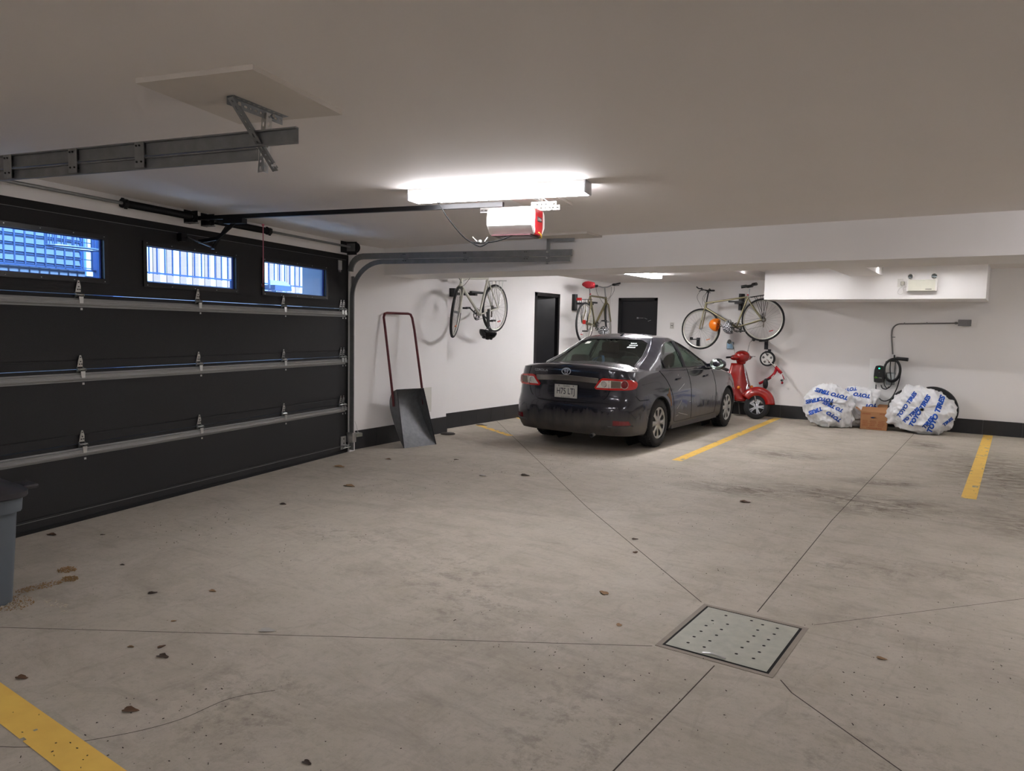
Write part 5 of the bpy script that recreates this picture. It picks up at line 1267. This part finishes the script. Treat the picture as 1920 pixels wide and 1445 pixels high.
mb = MB().mat(BLKM); mb.box((0, -.01, .02), (.05, .02, .09)); mb.tube([(0, 0, .03), (0, -.22, .03), (.0, -.235, .0), (.02, -.235, -.03)], .008, 8); mb.tube([(-.05, -.10, .03), (.05, -.10, .03)], .006, 6); mb.build('hook', t)
# ------------------------------------------------------------------ car (local: x right, y forward, z up; origin on the floor under the rear axle)
car = thing('car', 'dark grey four door sedan with worn wheel arch parked by the left wall', 'car', (-4.635, 8.88, 0), 0)
def carpaint():
    m = bpy.data.materials.new('dusty_grey_car_paint'); m.use_nodes = True; nt = m.node_tree; N, L = nt.nodes, nt.links; b = N['Principled BSDF']
    tc = N.new('ShaderNodeTexCoord'); sp = N.new('ShaderNodeSeparateXYZ'); L.new(tc.outputs['Object'], sp.inputs[0])
    n = N.new('ShaderNodeTexNoise'); n.inputs['Scale'].default_value = 5; n.inputs['Detail'].default_value = 7; mp = N.new('ShaderNodeMapping'); mp.inputs['Scale'].default_value = (2, 2, .5)
    L.new(tc.outputs['Object'], mp.inputs[0]); L.new(mp.outputs[0], n.inputs[0])
    # road dust: thick low down, thins out upward
    mr = N.new('ShaderNodeMapRange'); mr.inputs[1].default_value = .62; mr.inputs[2].default_value = .2; mr.inputs[3].default_value = -.3; mr.inputs[4].default_value = .55; L.new(sp.outputs[2], mr.inputs[0])
    ad = N.new('ShaderNodeMath'); ad.operation = 'ADD'; L.new(mr.outputs[0], ad.inputs[0]); L.new(n.outputs[0], ad.inputs[1])
    r = N.new('ShaderNodeValToRGB'); r.color_ramp.elements[0].position = .42; r.color_ramp.elements[1].position = 1.35; L.new(ad.outputs[0], r.inputs[0])
    mx = N.new('ShaderNodeMix'); mx.data_type = 'RGBA'; mx.inputs[6].default_value = rgb(46, 46, 55); mx.inputs[7].default_value = rgb(86, 81, 76); L.new(r.outputs[0], mx.inputs[0]); L.new(mx.outputs[2], b.inputs['Base Color'])
    mm = N.new('ShaderNodeMapRange'); mm.inputs[3].default_value = .45; mm.inputs[4].default_value = .05; L.new(r.outputs[0], mm.inputs[0]); L.new(mm.outputs[0], b.inputs['Metallic'])
    mm = N.new('ShaderNodeMapRange'); mm.inputs[3].default_value = .24; mm.inputs[4].default_value = .7; L.new(r.outputs[0], mm.inputs[0]); L.new(mm.outputs[0], b.inputs['Roughness'])
    mm = N.new('ShaderNodeMapRange'); mm.inputs[3].default_value = .9; mm.inputs[4].default_value = .0; L.new(r.outputs[0], mm.inputs[0]); L.new(mm.outputs[0], b.inputs['Coat Weight']); b.inputs['Coat Roughness'].default_value = .07
    return m
CP = carpaint(); GAP = P('panel_gap', (8, 8, 9), .8); WELL = P('wheel_well', (14, 14, 14), .9)
RY, FY, HW = -.97, 3.62, .885; WB = 2.70; WR = .315
# plan outline of one half, rear centre -> side -> front centre, walked by arc length
OL = spline([(0, RY, 0), (.25, RY + .004, 0), (.48, RY + .025, 0), (.66, RY + .075, 0), (.78, RY + .16, 0), (.845, RY + .30, 0), (.872, -.42, 0), (.885, 0, 0), (.89, .6, 0), (.892, 1.3, 0), (.89, 2.1, 0), (.885, 2.7, 0), (.85, 3.1, 0), (.76, 3.36, 0), (.55, 3.53, 0), (.28, 3.60, 0), (0, FY, 0)], 8)
SL = [0.0]
for a, b in zip(OL, OL[1:]): SL.append(SL[-1] + (b - a).length)
def ol(s):
    s = max(0, min(SL[-1], s)); lo = 0
    for i in range(len(SL) - 1):
        if SL[i + 1] >= s: lo = i; break
    t_ = (s - SL[lo]) / (SL[lo + 1] - SL[lo]); p = OL[lo].lerp(OL[lo + 1], t_)
    a = OL[max(lo - 1, 0)]; b = OL[min(lo + 2, len(OL) - 1)]; d = (b - a).normalized()
    n = V((d.y, -d.x, 0)); return p, n.normalized()
def sy(y):
    """arc length where the side passes y"""
    lo, hi = SL[len(SL) * 5 // 16], SL[len(SL) * 12 // 16]
    for _ in range(40):
        m = (lo + hi) / 2
        if ol(m)[0].y < y: lo = m
        else: hi = m
    return lo
IN_S = [(.14, .10), (.2, .045), (.27, .012), (.4, 0), (.6, 0), (.70, .004), (.76, .012), (.84, .03), (.92, .055), (1.0, .09), (1.1, .14)]
IN_R = [(.14, .16), (.22, .10), (.27, .045), (.33, .012), (.45, 0), (.56, .004), (.59, .018), (.63, .056), (.7, .066), (.78, .07), (.86, .055), (.95, .05), (1.0, .055), (1.1, .10)]
IN_F = [(.14, .12), (.22, .06), (.3, .02), (.45, 0), (.6, .03), (.7, .08), (.8, .18), (.9, .34), (1.0, .5)]
def S(s, z, side=1, off=0.0):
    p, n = ol(s)
    if n.y < 0: k = min(1, max(0, -n.y)) ** 1.2; i = interp(IN_R, z) * k + interp(IN_S, z) * (1 - k)
    else: k = max(0, n.y) ** 1.0; i = interp(IN_F, z) * k + interp(IN_S, z) * (1 - k)
    q = p - n * (i - off); return V((max(0, q.x) * side, q.y, z))
# height of the shoulder edge along the outline
def ztop(s):
    y = ol(s)[0].y
    if s < SL[-1] * .5: return interp([(0, 1.035), (.45, 1.03), (.72, 1.012), (.95, .995), (1.3, .99), (1.9, .975), (2.8, .955), (3.6, .935), (4.2, .90), (4.6, .84), (5.1, .74)], s)
    return interp([(0, .99), (2.9, .955), (3.6, .935), (4.1, .905), (4.5, .85), (4.9, .77), (5.3, .72), (6, .70)], s)
S0, S1 = 0.0, SL[-1]
def sarch(y0, n=18, r=.355):
    s0 = sy(y0) if y0 > 0.1 else sy(0.0) + y0
    return [(s0 + r * math.cos(a), WR - .01 + r * math.sin(a) * 1.0) for a in [PI - PI * k / n for k in range(n + 1)]]
ZB = .205
for side in (1, -1):
    out = [(S0, ZB)]
    for ay in (0.0, WB):
        ar = sarch(ay); out.append((ar[0][0] - .0, ZB)); out += ar; out.append((ar[-1][0], ZB))
    out.append((S1, ZB)); n = 60
    out += [(S1 + (S0 - S1) * k / n, ztop(S1 + (S0 - S1) * k / n)) for k in range(n + 1)]
    mb = MB().mat(CP); mb.fill(out, [], .05, lambda s, z: S(s, z, side)); mb.build('side_body', car, smooth=50)
    # wheel wells
    mb = MB().mat(WELL)
    for ay in (0.0, WB):
        mb.grid(lambda u, v: V((side * (.86 - v * .34), ay + .36 * math.cos(-.35 + (PI + .7) * u), WR - .01 + .36 * math.sin(-.35 + (PI + .7) * u))), 24, 3)
        mb.lathe([(.0001, 0), (.36, 0)], (side * .53, ay, WR), (side, 0, 0), 24)
        # rolled arch lip
        mb.tube([S(s, z, side, -.006) for s, z in sarch(ay)], .010, 6)
    split_build(mb, 'wheel_well', car)
# top surfaces: deck, hood (rear half / front half meet under the greenhouse)
def ctr(s):
    y = ol(s)[0].y; t_ = s / S1
    if t_ < .42: yy = interp([(0, RY + .075), (.42, .3)], t_)
    else: yy = interp([(.42, .3), (1, FY - .40)], t_)
    return V((0, yy, interp([(-1, 1.05), (-.80, 1.062), (-.35, 1.075), (.3, 1.08), (1.8, 1.05), (2.4, 1.02), (3.0, .93), (3.3, .84)], yy)))
for side in (1, -1):
    mb = MB().mat(CP)
    def top(u, v):
        s = S0 + (S1 - S0) * u; a = S(s, ztop(s), side); c = ctr(s); k = v
        p = a.lerp(c, k); p.z = a.z + (c.z - a.z) * (1 - (1 - k) ** 2.4) + .012 * math.sin(min(1, k * 8) * PI / 2) ; return p
    mb.grid(top, 110, 14); mb.build('deck_and_hood', car, smooth=60)
mb = MB().mat(WELL); mb.b2((-.60, RY + .24, .19), (.60, FY - .3, .24)); mb.b2((-.5, RY + .16, .235), (.5, RY + .5, .30)); mb.build('underbody', car)

# greenhouse
GH = [(0.0, -.56, 2.42, .80), (.12, -.42, 2.22, .775), (.5, .02, 1.78, .70), (.8, .28, 1.46, .625), (.92, .38, 1.32, .59), (1.0, .46, 1.22, .55)]
ZG0, ZG1 = .965, 1.405
def ghv(h, i): return interp([(a[0], a[i]) for a in GH], h)
def ghp(t_, h):
    """t 0 rear centre .. 1 side .. 2 front centre: rounded plan"""
    y0, y1, w = ghv(h, 1), ghv(h, 2), ghv(h, 3)
    if t_ <= 1:  # rear half: from centre to mid side
        a = t_ * PI / 2; e = .34; cx, cy = math.sin(a), math.cos(a)
        x = w * (cx ** e if cx > 0 else 0); ym = (y0 + y1) / 2; y = ym - (ym - y0 - .10 * (x / w) ** 2 * 1.0) * (cy ** .34 if cy > 1e-6 else 0)
    else:
        a = (2 - t_) * PI / 2; e = .36; cx, cy = math.sin(a), math.cos(a)
        x = w * (cx ** e if cx > 0 else 0); ym = (y0 + y1) / 2; y = ym + (y1 - ym - .16 * (x / w) ** 2) * (cy ** .36 if cy > 1e-6 else 0)
    return V((x, y, ZG0 + (ZG1 - ZG0) * h))
# side panels drawn on (y,z): the side surface
def gx(z): return interp([(ZG0 + (ZG1 - ZG0) * a[0], a[3]) for a in GH], z)
def GS(y, z, side=1, off=0.0):
    w = gx(z); h = (z - ZG0) / (ZG1 - ZG0); y0, y1 = ghv(h, 1), ghv(h, 2)
    k = 0
    r = .42
    if y < y0 + r: k = ((y0 + r - y) / r) ** 2.6
    f = 0
    if y > y1 - .5: f = ((y - y1 + .5) / .5) ** 2.6
    return V((side * (w - .11 * k - .09 * f + off), y, z))
def edge_r(z): h = (z - ZG0) / (ZG1 - ZG0); return ghv(h, 1) + .085
def edge_f(z): h = (z - ZG0) / (ZG1 - ZG0); return ghv(h, 2) - .12
ZS = [ZG0 + (ZG1 - ZG0) * k / 10 for k in range(11)]
winR = [(.20, 1.003), (.38, 1.18), (.52, 1.27), (.66, 1.325), (.80, 1.352), (.99, 1.362), (1.01, 1.0)]
qtr = None
winF = [(1.085, 1.0), (1.065, 1.362), (1.12, 1.355), (1.32, 1.315), (1.55, 1.235), (1.78, 1.13), (1.98, 1.02), (1.99, .995)]
GLS = glass('car_glass', (150, 170, 160), .01); GLR = glass('car_rear_glass', (146, 164, 154), .03)
for side in (1, -1):
    out = [(edge_r(z), z) for z in ZS] + [(edge_f(z), z) for z in reversed(ZS)]
    mb = MB().mat(CP); mb.fill(out, [winR, winF], .05, lambda y, z: GS(y, z, side)); mb.build('window_surround', car, smooth=50)
    for wn, hole in (('rear_side_window', winR), ('front_side_window', winF)):
        mb = MB().mat(GLS); mb.fill(hole, [], .06, lambda y, z: GS(y, z, side, -.008)); go = mb.build(wn, car, smooth=60)
        mb = MB().mat(BLK); mb.tube([GS(y, z, side, .0) for y, z in hole], .0075, 6, loop=True); mb.build('rubber_trim', go)
    mb = MB().mat(BLK); mb.tube([GS(1.045, 1.0, side, .002), GS(1.04, 1.2, side, .002), GS(1.03, 1.36, side, .002)], .020, 6); mb.tube([GS(.36, 1.0, side, .0), GS(.33, 1.14, side, .0)], .010, 6); split_build(mb, 'pillar_trim', car)
# rear glass & windscreen surfaces between the side edges
def rear(u, z, off=0):
    """u -1..1 across"""
    e = GS(edge_r(z), z, 1); h = (z - ZG0) / (ZG1 - ZG0); yc = ghv(h, 1)
    return V((e.x * u, yc + (e.y - yc) * abs(u) ** 2.2 - off, z + off * .6))
def front(u, z, off=0):
    e = GS(edge_f(z), z, 1); h = (z - ZG0) / (ZG1 - ZG0); yc = ghv(h, 2)
    return V((e.x * u, yc + (e.y - yc) * abs(u) ** 2.2 + off, z + off * .6))
rg = [(-.90, 1.045), (-.92, 1.33), (-.75, 1.37), (0, 1.38), (.75, 1.37), (.92, 1.33), (.90, 1.045), (.5, 1.036), (0, 1.033), (-.5, 1.036)]
fg = [(-.9, 1.02), (-.86, 1.34), (0, 1.375), (.86, 1.34), (.9, 1.02)]
for nm, fn, hole in (('rear_window', rear, rg), ('windscreen', front, fg)):
    mb = MB().mat(CP); mb.fill([(-1, ZG0), (1, ZG0), (1, ZG1), (-1, ZG1)], [hole], .06, fn); mb.build('window_surround', car, smooth=50)
    mb = MB().mat(GLR if nm == 'rear_window' else GLS); mb.fill(hole, [], .07, lambda u, z: fn(u, z, -.004)); go = mb.build(nm, car, smooth=70)
    mb = MB().mat(BLK); hl_ = []
    for i, p in enumerate(hole):
        q_ = hole[(i + 1) % len(hole)]; hl_ += [(p[0] + (q_[0] - p[0]) * k / 5, p[1] + (q_[1] - p[1]) * k / 5) for k in range(5)]
    mb.tube([fn(u, z, .0) for u, z in hl_], .006, 6, loop=True); mb.build('rubber_trim', go)
mb = MB().mat(CHROME)
for side in (1, -1): mb.tube([rear(side * .985, z, .006) for z in [1.05 + .33 * k / 10 for k in range(11)]], .004, 5)
split_build(mb, 'drip_moulding', car)
# roof
def roof(u, v):
    a = 2 * PI * u; ec = GS((edge_r(ZG1) + edge_f(ZG1)) / 2, ZG1); yr, yf = edge_r(ZG1), edge_f(ZG1)
    c, s_ = math.cos(a), math.sin(a)
    # follow the rim of the greenhouse
    loopn = RIMP; k = u * len(loopn); i = int(k) % len(loopn); p = loopn[i].lerp(loopn[(i + 1) % len(loopn)], k - int(k)); cc = V((0, (yr + yf) / 2, ZG1))
    q = p.lerp(cc, v); q.z = ZG1 + .055 * (1 - (1 - v) ** 2) + .0; return q
RIMP = [rear(-1 + 2 * k / 16, ZG1) for k in range(16)] + [GS(edge_r(ZG1) + (edge_f(ZG1) - edge_r(ZG1)) * k / 16, ZG1) for k in range(16)] + [front(1 - 2 * k / 16, ZG1) for k in range(16)] + [GS(edge_f(ZG1) + (edge_r(ZG1) - edge_f(ZG1)) * k / 16, ZG1, -1) for k in range(16)]
mb = MB().mat(CP); mb.grid(roof, 64, 10, True); mb.build('roof', car, smooth=60)
mb = MB().mat(BLK); mb.box((.0, .62, ZG1 + .055), (.03, .08, .02)); mb.build('antenna', car)

# interior
INT = P('dark_car_fabric', (52, 54, 54), .9); INL = P('grey_car_trim', (138, 142, 140), .8)
mb = MB().mat(INT); mb.b2((-.62, -.30, .80), (.62, .10, 1.0)); mb.build('parcel_shelf', car)
mb = MB().mat(INT); mb.box((0, .22, .90), (1.2, .16, .42), Matrix.Rotation(R(-18), 3, 'X'), .05)
mb.build('rear_seat', car, smooth=50)
for x in (-.38, .38, 0):
    mb = MB().mat(INT); mb.box((x, .12, 1.07 if x else 1.04), (.27, .12, .17), None, .045); mb.build('headrest', car, smooth=50)
for x in (-.36, .36):
    mb = MB().mat(INT); mb.box((x, 1.05, .92), (.48, .14, .56), Matrix.Rotation(R(-12), 3, 'X'), .05); mb.box((x, .98, 1.24), (.27, .1, .17), None, .04); mb.build('front_seat', car, smooth=50)
mb = MB().mat(INL); mb.b2((-.66, 1.75, .6), (.66, 2.2, 1.0)); mb.build('dashboard', car)
mb = MB().mat(BLK); mb.tube([(-.36 + .18 * math.cos(a), 1.68 - .06 * math.sin(a), .98 + .17 * math.sin(a)) for a in [2 * PI * k / 20 for k in range(20)]], .014, 8, loop=True); mb.build('steering_wheel', car)
# trim on the surface
def line(pts, side, r=.0035, m=GAP, off=.0005, fn=S):
    mb = MB().mat(m); mb.tube([fn(s, z, side, off) for s, z in pts], r, 5); return mb
def path2(pts, k=8): return [(p.x, p.y) for p in spline([(a, b, 0) for a, b in pts], k)]
for side in (1, -1):
    mb = MB().mat(GAP)
    for pts in ([(0, .60), (.30, .602), (.46, .62), (.56, .68), (.60, .76), (.615, .88), (.585, .97), (.575, 1.02)],   # boot lid
                [(sy(.10), .985), (sy(.24), .86), (sy(.36), .70), (sy(.43), .55), (sy(.45), .38), (sy(.47), .30), (sy(.56), .285)],  # rear door rear edge
                [(sy(.56), .285), (sy(1.0), .285), (sy(2.05), .285)], [(sy(1.05), .985), (sy(1.055), .7), (sy(1.07), .45), (sy(1.09), .29)],
                [(sy(2.02), .985), (sy(2.06), .8), (sy(2.10), .5), (sy(2.06), .29)], [(.98, .70), (1.06, .645), (1.12, .64), (sy(-.36), .64)]):
        pp = path2(pts) if len(pts) > 2 else pts; mb.tube([S(s, z, side, .0008) for s, z in pp], .0035, 5)
    split_build(mb, 'panel_gap', car)
    mb = MB().mat(CP); 
    for y in (.66, 1.72): mb.tube([S(sy(y - .09), .855, side, .004), S(sy(y - .06), .86, side, .028), S(sy(y + .05), .865, side, .03), S(sy(y + .09), .865, side, .004)], .013, 8)
    split_build(mb, 'door_handle', car, smooth=50)
    mb = MB().mat(CP); mb.prism([S(sy(-.40), .42, side, .004), S(sy(-.37), .2, side, .004), S(sy(-.30), .17, side, -.02), S(sy(-.345), .42, side, .0)], (-.05 * side, 0, 0)); mb.build('mud_flap', car)
    mb = MB().mat(WELL); mb.prism([S(sy(2.26), .36, side, .004), S(sy(2.24), .17, side, .004), S(sy(2.32), .17, side, -.02)], (-.05 * side, 0, 0)); mb.build('mud_flap', car)
    mb = MB().mat(P('sill_grey', (66, 64, 66), .6)); mb.sweep([(-.02, -.04), (.02, -.04), (.02, .04), (-.02, .04)], [S(sy(.42), .235, side, -.01), S(sy(1.2), .235, side, -.01), S(sy(2.2), .235, side, -.01)]); mb.build('sill', car)
    # mirror
    mb = MB().mat(CP); c = V((side * .98, 1.86, 1.03)); mb.ball(c, (.125, .07, .085), 10); mb.bar(c, (side * .80, 1.9, 1.0), .04, .05); mo = mb.build('door_mirror', car, smooth=60)
    mb = MB().mat(P('mirror_glass', (190, 204, 194), .05, .9)); mb.lathe([(.0001, 0), (.07, -.0), (.072, .01)], (side * .985, 1.80, 1.03), (0, -1, 0), 20); 
    for v in mb.bm.verts: v.co.x = side * .985 + (v.co.x - side * .985) * 1.4
    mb.build('mirror_glass', mo)
    # tail lamp: red housing, clear part, round lamps
    RL, CL, DR = P('tail_lamp_red', (206, 26, 24), .12, 0, .08, 8, coat=.8, spec=.8), P('tail_lamp_clear', (232, 222, 214), .12, .0, .1, 40, coat=.6), P('tail_lamp_dark_red', (128, 22, 32), .15, .1, .1, 30, coat=.8)
    lamp = path2([(.40, .795), (.49, .905), (.60, .912), (.80, .905), (.95, .893), (1.02, .868), (1.025, .835), (.98, .795), (.86, .775), (.60, .770), (.42, .772)], 4)
    mb = MB().mat(RL); mb.fill(lamp, [], .04, lambda s, z: S(s, z, side, .014)); L0 = [mb.bm.verts.new(S(s, z, side, .014)) for s, z in lamp]; L1 = [mb.bm.verts.new(S(s, z, side, -.01)) for s, z in lamp]
    for k in range(len(lamp)): mb.face([L0[k], L0[(k + 1) % len(lamp)], L1[(k + 1) % len(lamp)], L1[k]])
    lo = mb.build('tail_lamp', car, smooth=40); lo['label'] = 'red tail lamp'
    clear = [(.425, .795), (.50, .885), (.60, .888), (.76, .882), (.76, .80), (.60, .795)]
    mb = MB().mat(CL); mb.fill(clear, [], .03, lambda s, z: S(s, z, side, .018)); mb.build('clear_lens', lo, smooth=50)
    mb = MB().mat(GAP); mb.tube([S(.595, .775, side, .0185), S(.595, .90, side, .0185)], .003, 5); mb.build('lamp_split', lo)
    mb = MB().mat(P('lamp_grid', (122, 108, 96), .3, .4)); mb.fill([(.62, .80), (.62, .885), (.75, .88), (.75, .80)], [], .03, lambda s, z: S(s, z, side, .020)); mb.build('lamp_grid', lo)
    for s0, rr_, m1 in ((.53, .034, P('lamp_pearl', (222, 214, 208), .15, .4, .1, 60)), (.80, .050, DR)):
        mb = MB().mat(m1); mb.fill([(s0 + rr_ * math.cos(a), .842 + rr_ * math.sin(a)) for a in [2 * PI * k / 20 for k in range(20)]], [], .02, lambda s, z: S(s, z, side, .024 + .008 * max(0, 1 - ((s - s0) ** 2 + (z - .842) ** 2) / rr_ ** 2)))
        mb.mat(CHROME if rr_ < .04 else P('lamp_ring', (232, 190, 186), .2, .5)); mb.tube([S(s0 + rr_ * math.cos(a), .842 + rr_ * math.sin(a), side, .025) for a in [2 * PI * k / 24 for k in range(24)]], .0035, 5, loop=True); mb.build('round_lamp', lo, smooth=50)
    mb = MB().mat(DR); mb.fill([(.66, .345), (.66, .405), (.86, .40), (.90, .35)], [], .04, lambda s, z: S(s, z, side, .006)); mb.build('bumper_reflector', car)
    mb = MB().mat(CP); mb.tube([S(.60, .325, side, .0), S(.75, .322, side, .012), S(.93, .335, side, .012)], .012, 6); mb.build('bumper_crease', car, smooth=60)
# chrome strip, emblem, plate
mb = MB().mat(P('brushed_chrome_bar', (176, 172, 168), .22, .85, .08, 10)); 
mb.fill([(-.44, .85), (-.46, .905), (0, .925), (.46, .905), (.44, .85), (0, .868)], [], .05, lambda s, z: S(abs(s), z, 1 if s >= 0 else -1, .014))
for zz, oo in ((.855, 0), ): pass
mb.tube([S(abs(s), z, 1 if s >= 0 else -1, .008) for s, z in [(-.45, .905), (-.2, .918), (0, .925), (.2, .918), (.45, .905)]], .006, 6); mb.tube([S(abs(s), z, 1 if s >= 0 else -1, .008) for s, z in [(-.44, .85), (-.2, .864), (0, .868), (.2, .864), (.44, .85)]], .006, 6)
mb.build('chrome_strip', car, smooth=50)['label'] = 'chrome strip'
mb = MB().mat(P('emblem_silver', (222, 224, 228), .25, .35)); ec = (0, .975); F2 = lambda s, z: S(abs(s), z, 1 if s >= 0 else -1, .006)
def ell(cx, cz_, a, b, r=.0042): mb.tube([F2(ec[0] + cx + a * math.cos(t_), ec[1] + cz_ + b * math.sin(t_)) for t_ in [2 * PI * k / 24 for k in range(24)]], r, 5, loop=True)
ell(0, 0, .062, .041, .005); ell(0, .016, .036, .014); ell(0, -.002, .017, .036); mb.build('emblem', car, smooth=60)
mb = MB().mat(MATS['emblem_silver']); text_on(mb, 'COROLLA', .042, V((-.375, ol(.37)[0].y - .005 + .05 + .0, .975)), (1, -.045, 0), (0, .0, 1), 1.05)
mb.build('model_lettering', car)
yp = S(0, .72).y
mb = MB().mat(P('plate_white', (206, 206, 200), .35, 0, .04, 20)); mb.box((0, yp - .016, .725), (.325, .008, .165), None, .002); pl_ = mb.build('number_plate', car)
mb = MB().mat(BLK)
mb.box((0, yp - .012, .725), (.335, .008, .172)); mb.build('plate_frame', pl_)
mb = MB().mat(P('plate_ink', (34, 38, 52), .5)); text_on(mb, 'H75 LTJ', .108, (0, yp - .0208, .722), (1, 0, 0), (0, 0, 1), .74, 0, .0006); text_on(mb, 'Québec', .03, (0.01, yp - .0208, .792), (1, 0, 0), (0, 0, 1)); text_on(mb, 'Je me souviens', .022, (0, yp - .0208, .654), (1, 0, 0), (0, 0, 1))
for x in (-.1, .11): mb.cyl((x, yp - .019, .792), (x, yp - .024, .792), .006, 8)
mb.build('plate_lettering', pl_)
mb = MB().mat(STEELD); mb.lathe([(.022, 0), (.026, .0), (.026, .12), (.022, .12)], (.38, RY + .05, .20), (-.1, 1, .15), 14); mb.build('exhaust_pipe', car, smooth=50)
# marks: rust by the arch, scrapes on the door
mb = MB().mat(P('rust_edge', (132, 98, 70), .85, 0, .35, 60)); sr = sarch(0.0)
for k in range(3, 8):
    a = PI * (.5 - .055 * k); 
rp_ = [(sy(.285), .765), (sy(.30), .70), (sy(.345), .62), (sy(.37), .52), (sy(.345), .50), (sy(.325), .56), (sy(.29), .605), (sy(.24), .64), (sy(.19), .665), (sy(.245), .69)]
mb.fill(rp_, [], .03, lambda s, z: S(s, z, 1, .002 + .003 * noise.noise(V((s * 40, z * 40, 0))))); mb.build('rust_patch', car)['label'] = 'rust and bare primer at the wheel arch'
mb = MB().mat(P('pale_scrape', (176, 172, 168), .6))
for pts in ([(.58, .70), (.72, .745), (.82, .785)], [(.62, .71), (.80, .775)], [(.55, .46), (.70, .56)], [(.57, .47), (.66, .52)], [(.52, .36), (.60, .37)], [(.60, .40), (.95, .34)], [(1.0, .52), (1.03, .525)], [(.66, .9), (.67, .915)]):
    mb.tube([S(sy(y), z, 1, .0012) for y, z in pts], .003, 4)
split_build(mb, 'scrape', car)
mb = MB().mat(P('window_sticker', (214, 212, 204), .6)); mb.fill([(-.74, 1.30), (-.60, 1.305), (-.60, 1.335), (-.72, 1.332)], [], .05, lambda u, z: rear(u, z, .003)); mb.build('window_sticker', car)
mb = MB().mat(P('decal_white', (176, 186, 180), .6))
random.seed(12)
def scrib(u0, u1, z, h):
    u = u0
    while u < u1:
        l = random.uniform(.012, .03); mb.poly([rear(u, z, .004), rear(min(u + l, u1), z + .002, .004), rear(min(u + l, u1), z + .002 + h * random.uniform(.6, 1.2), .004), rear(u, z + h * random.uniform(.6, 1.2), .004)]); u += l + random.uniform(.004, .012)
for k, (a_, b_) in enumerate(((.52, .66), (.50, .70), (.48, .68))): scrib(a_, b_, 1.315 - k * .026, .015)
mb.build('window_decal', car); mb = MB().mat(MATS['decal_white']); scrib(-.26, .02, 1.050, .009)
mb.build('window_decal', car)
# blue sling and red cloth inside, as seen through the glass
mb = MB().mat(P('blue_nylon', (52, 92, 148), .5)); bx = [(-.12, -.02, 1.02), (-.05, .0, 1.12), (.02, .0, 1.15), (.06, -.04, 1.09), (.10, -.06, 1.02)]
C0 = car.location
mb.sweep([(-.018, 0), (.018, 0), (.018, .006), (-.018, .006)], spline([V(p) + C0 for p in bx])); mb.sweep([(-.014, 0), (.014, 0), (.014, .006), (-.014, .006)], spline([V(p) + C0 for p in [(-.16, -.05, 1.03), (-.11, 0, 1.1), (-.06, .02, 1.12)]])); mb.ball(V((.09, -.03, 1.03)) + C0, (.07, .05, .03), 8)
tag(mb.build('sling_bag', smooth=50), 'blue nylon sling bag behind the rear window of the car', 'bag')
mb = MB().mat(P('red_cloth', (124, 46, 42), .8)); mb.box(V((.42, .62, 1.10)) + C0, (.10, .16, .17), None, .04); tag(mb.build('cushion', smooth=50), 'dark red cushion seen through the rear side window of the car', 'cushion')

# wheels
def cwheel(x, y, side):
    w = .10; c = V((x, y, WR)); ax = V((side, 0, 0)); a, b, d = frame(ax)
    t_ = MB().mat(RUB); t_.lathe([(.185, -w), (.26, -w), (.295, -w * .85), (WR - .008, -w * .62), (WR - .006, w * .62), (.295, w * .85), (.26, w), (.215, w), (.205, w * .9)], c, ax, 48)
    for k in range(40):
        an = 2 * PI * k / 40; u = a * math.cos(an) + b * math.sin(an); tg = d.cross(u)
        for q_, o_ in ((-.06, .0), (0.0, .5), (.06, 0)):
            an2 = an + o_ * 2 * PI / 40; u2 = a * math.cos(an2) + b * math.sin(an2); t2 = d.cross(u2); cc = c + u2 * (WR - .006) + d * q_
            M = Matrix((u2, t2, d)).transposed(); t_.box(cc, (.016, .030, .036), M)
    o = t_.build('wheel', car, smooth=40)
    h = MB().mat(P('hubcap_silver', (186, 186, 184), .3, .7, .08, 12))
    def cap(u, v):
        an = 2 * PI * u; r_ = .205 * v; k = .5 + .5 * math.cos(8 * an); dz = .012 * (1 - v) ; dz -= .028 * (1 - k) ** 1.5 * (0 if v < .28 or v > .90 else math.sin((v - .28) / .62 * PI) ** .5)
        dz += .012 * (v > .93); return c + (a * math.cos(an) + b * math.sin(an)) * r_ + d * (w * .78 + dz)
    h.grid(cap, 128, 20, True); h.lathe([(.205, w * .78), (.213, w * .92), (.222, w * .95), (.226, w * .7)], c, ax, 48); hc_ = h.build('hubcap', o, smooth=35)
    s_ = MB().mat(GAP)
    for k in range(8):
        an = 2 * PI * (k + .5) / 8
        pts_ = [(.085, 0), (.12, .16), (.165, .22), (.182, .12), (.182, -.12), (.165, -.22), (.12, -.16)]
        s_.poly([c + (a * math.cos(an + q_[1] * .9) + b * math.sin(an + q_[1] * .9)) * q_[0] + d * (w * .78 + .004) for q_ in pts_])
    split_build(s_, 'hubcap_slot', hc_)
cwheel(.775, 0, 1); cwheel(-.775, 0, -1); cwheel(.775, WB, 1); cwheel(-.775, WB, -1)
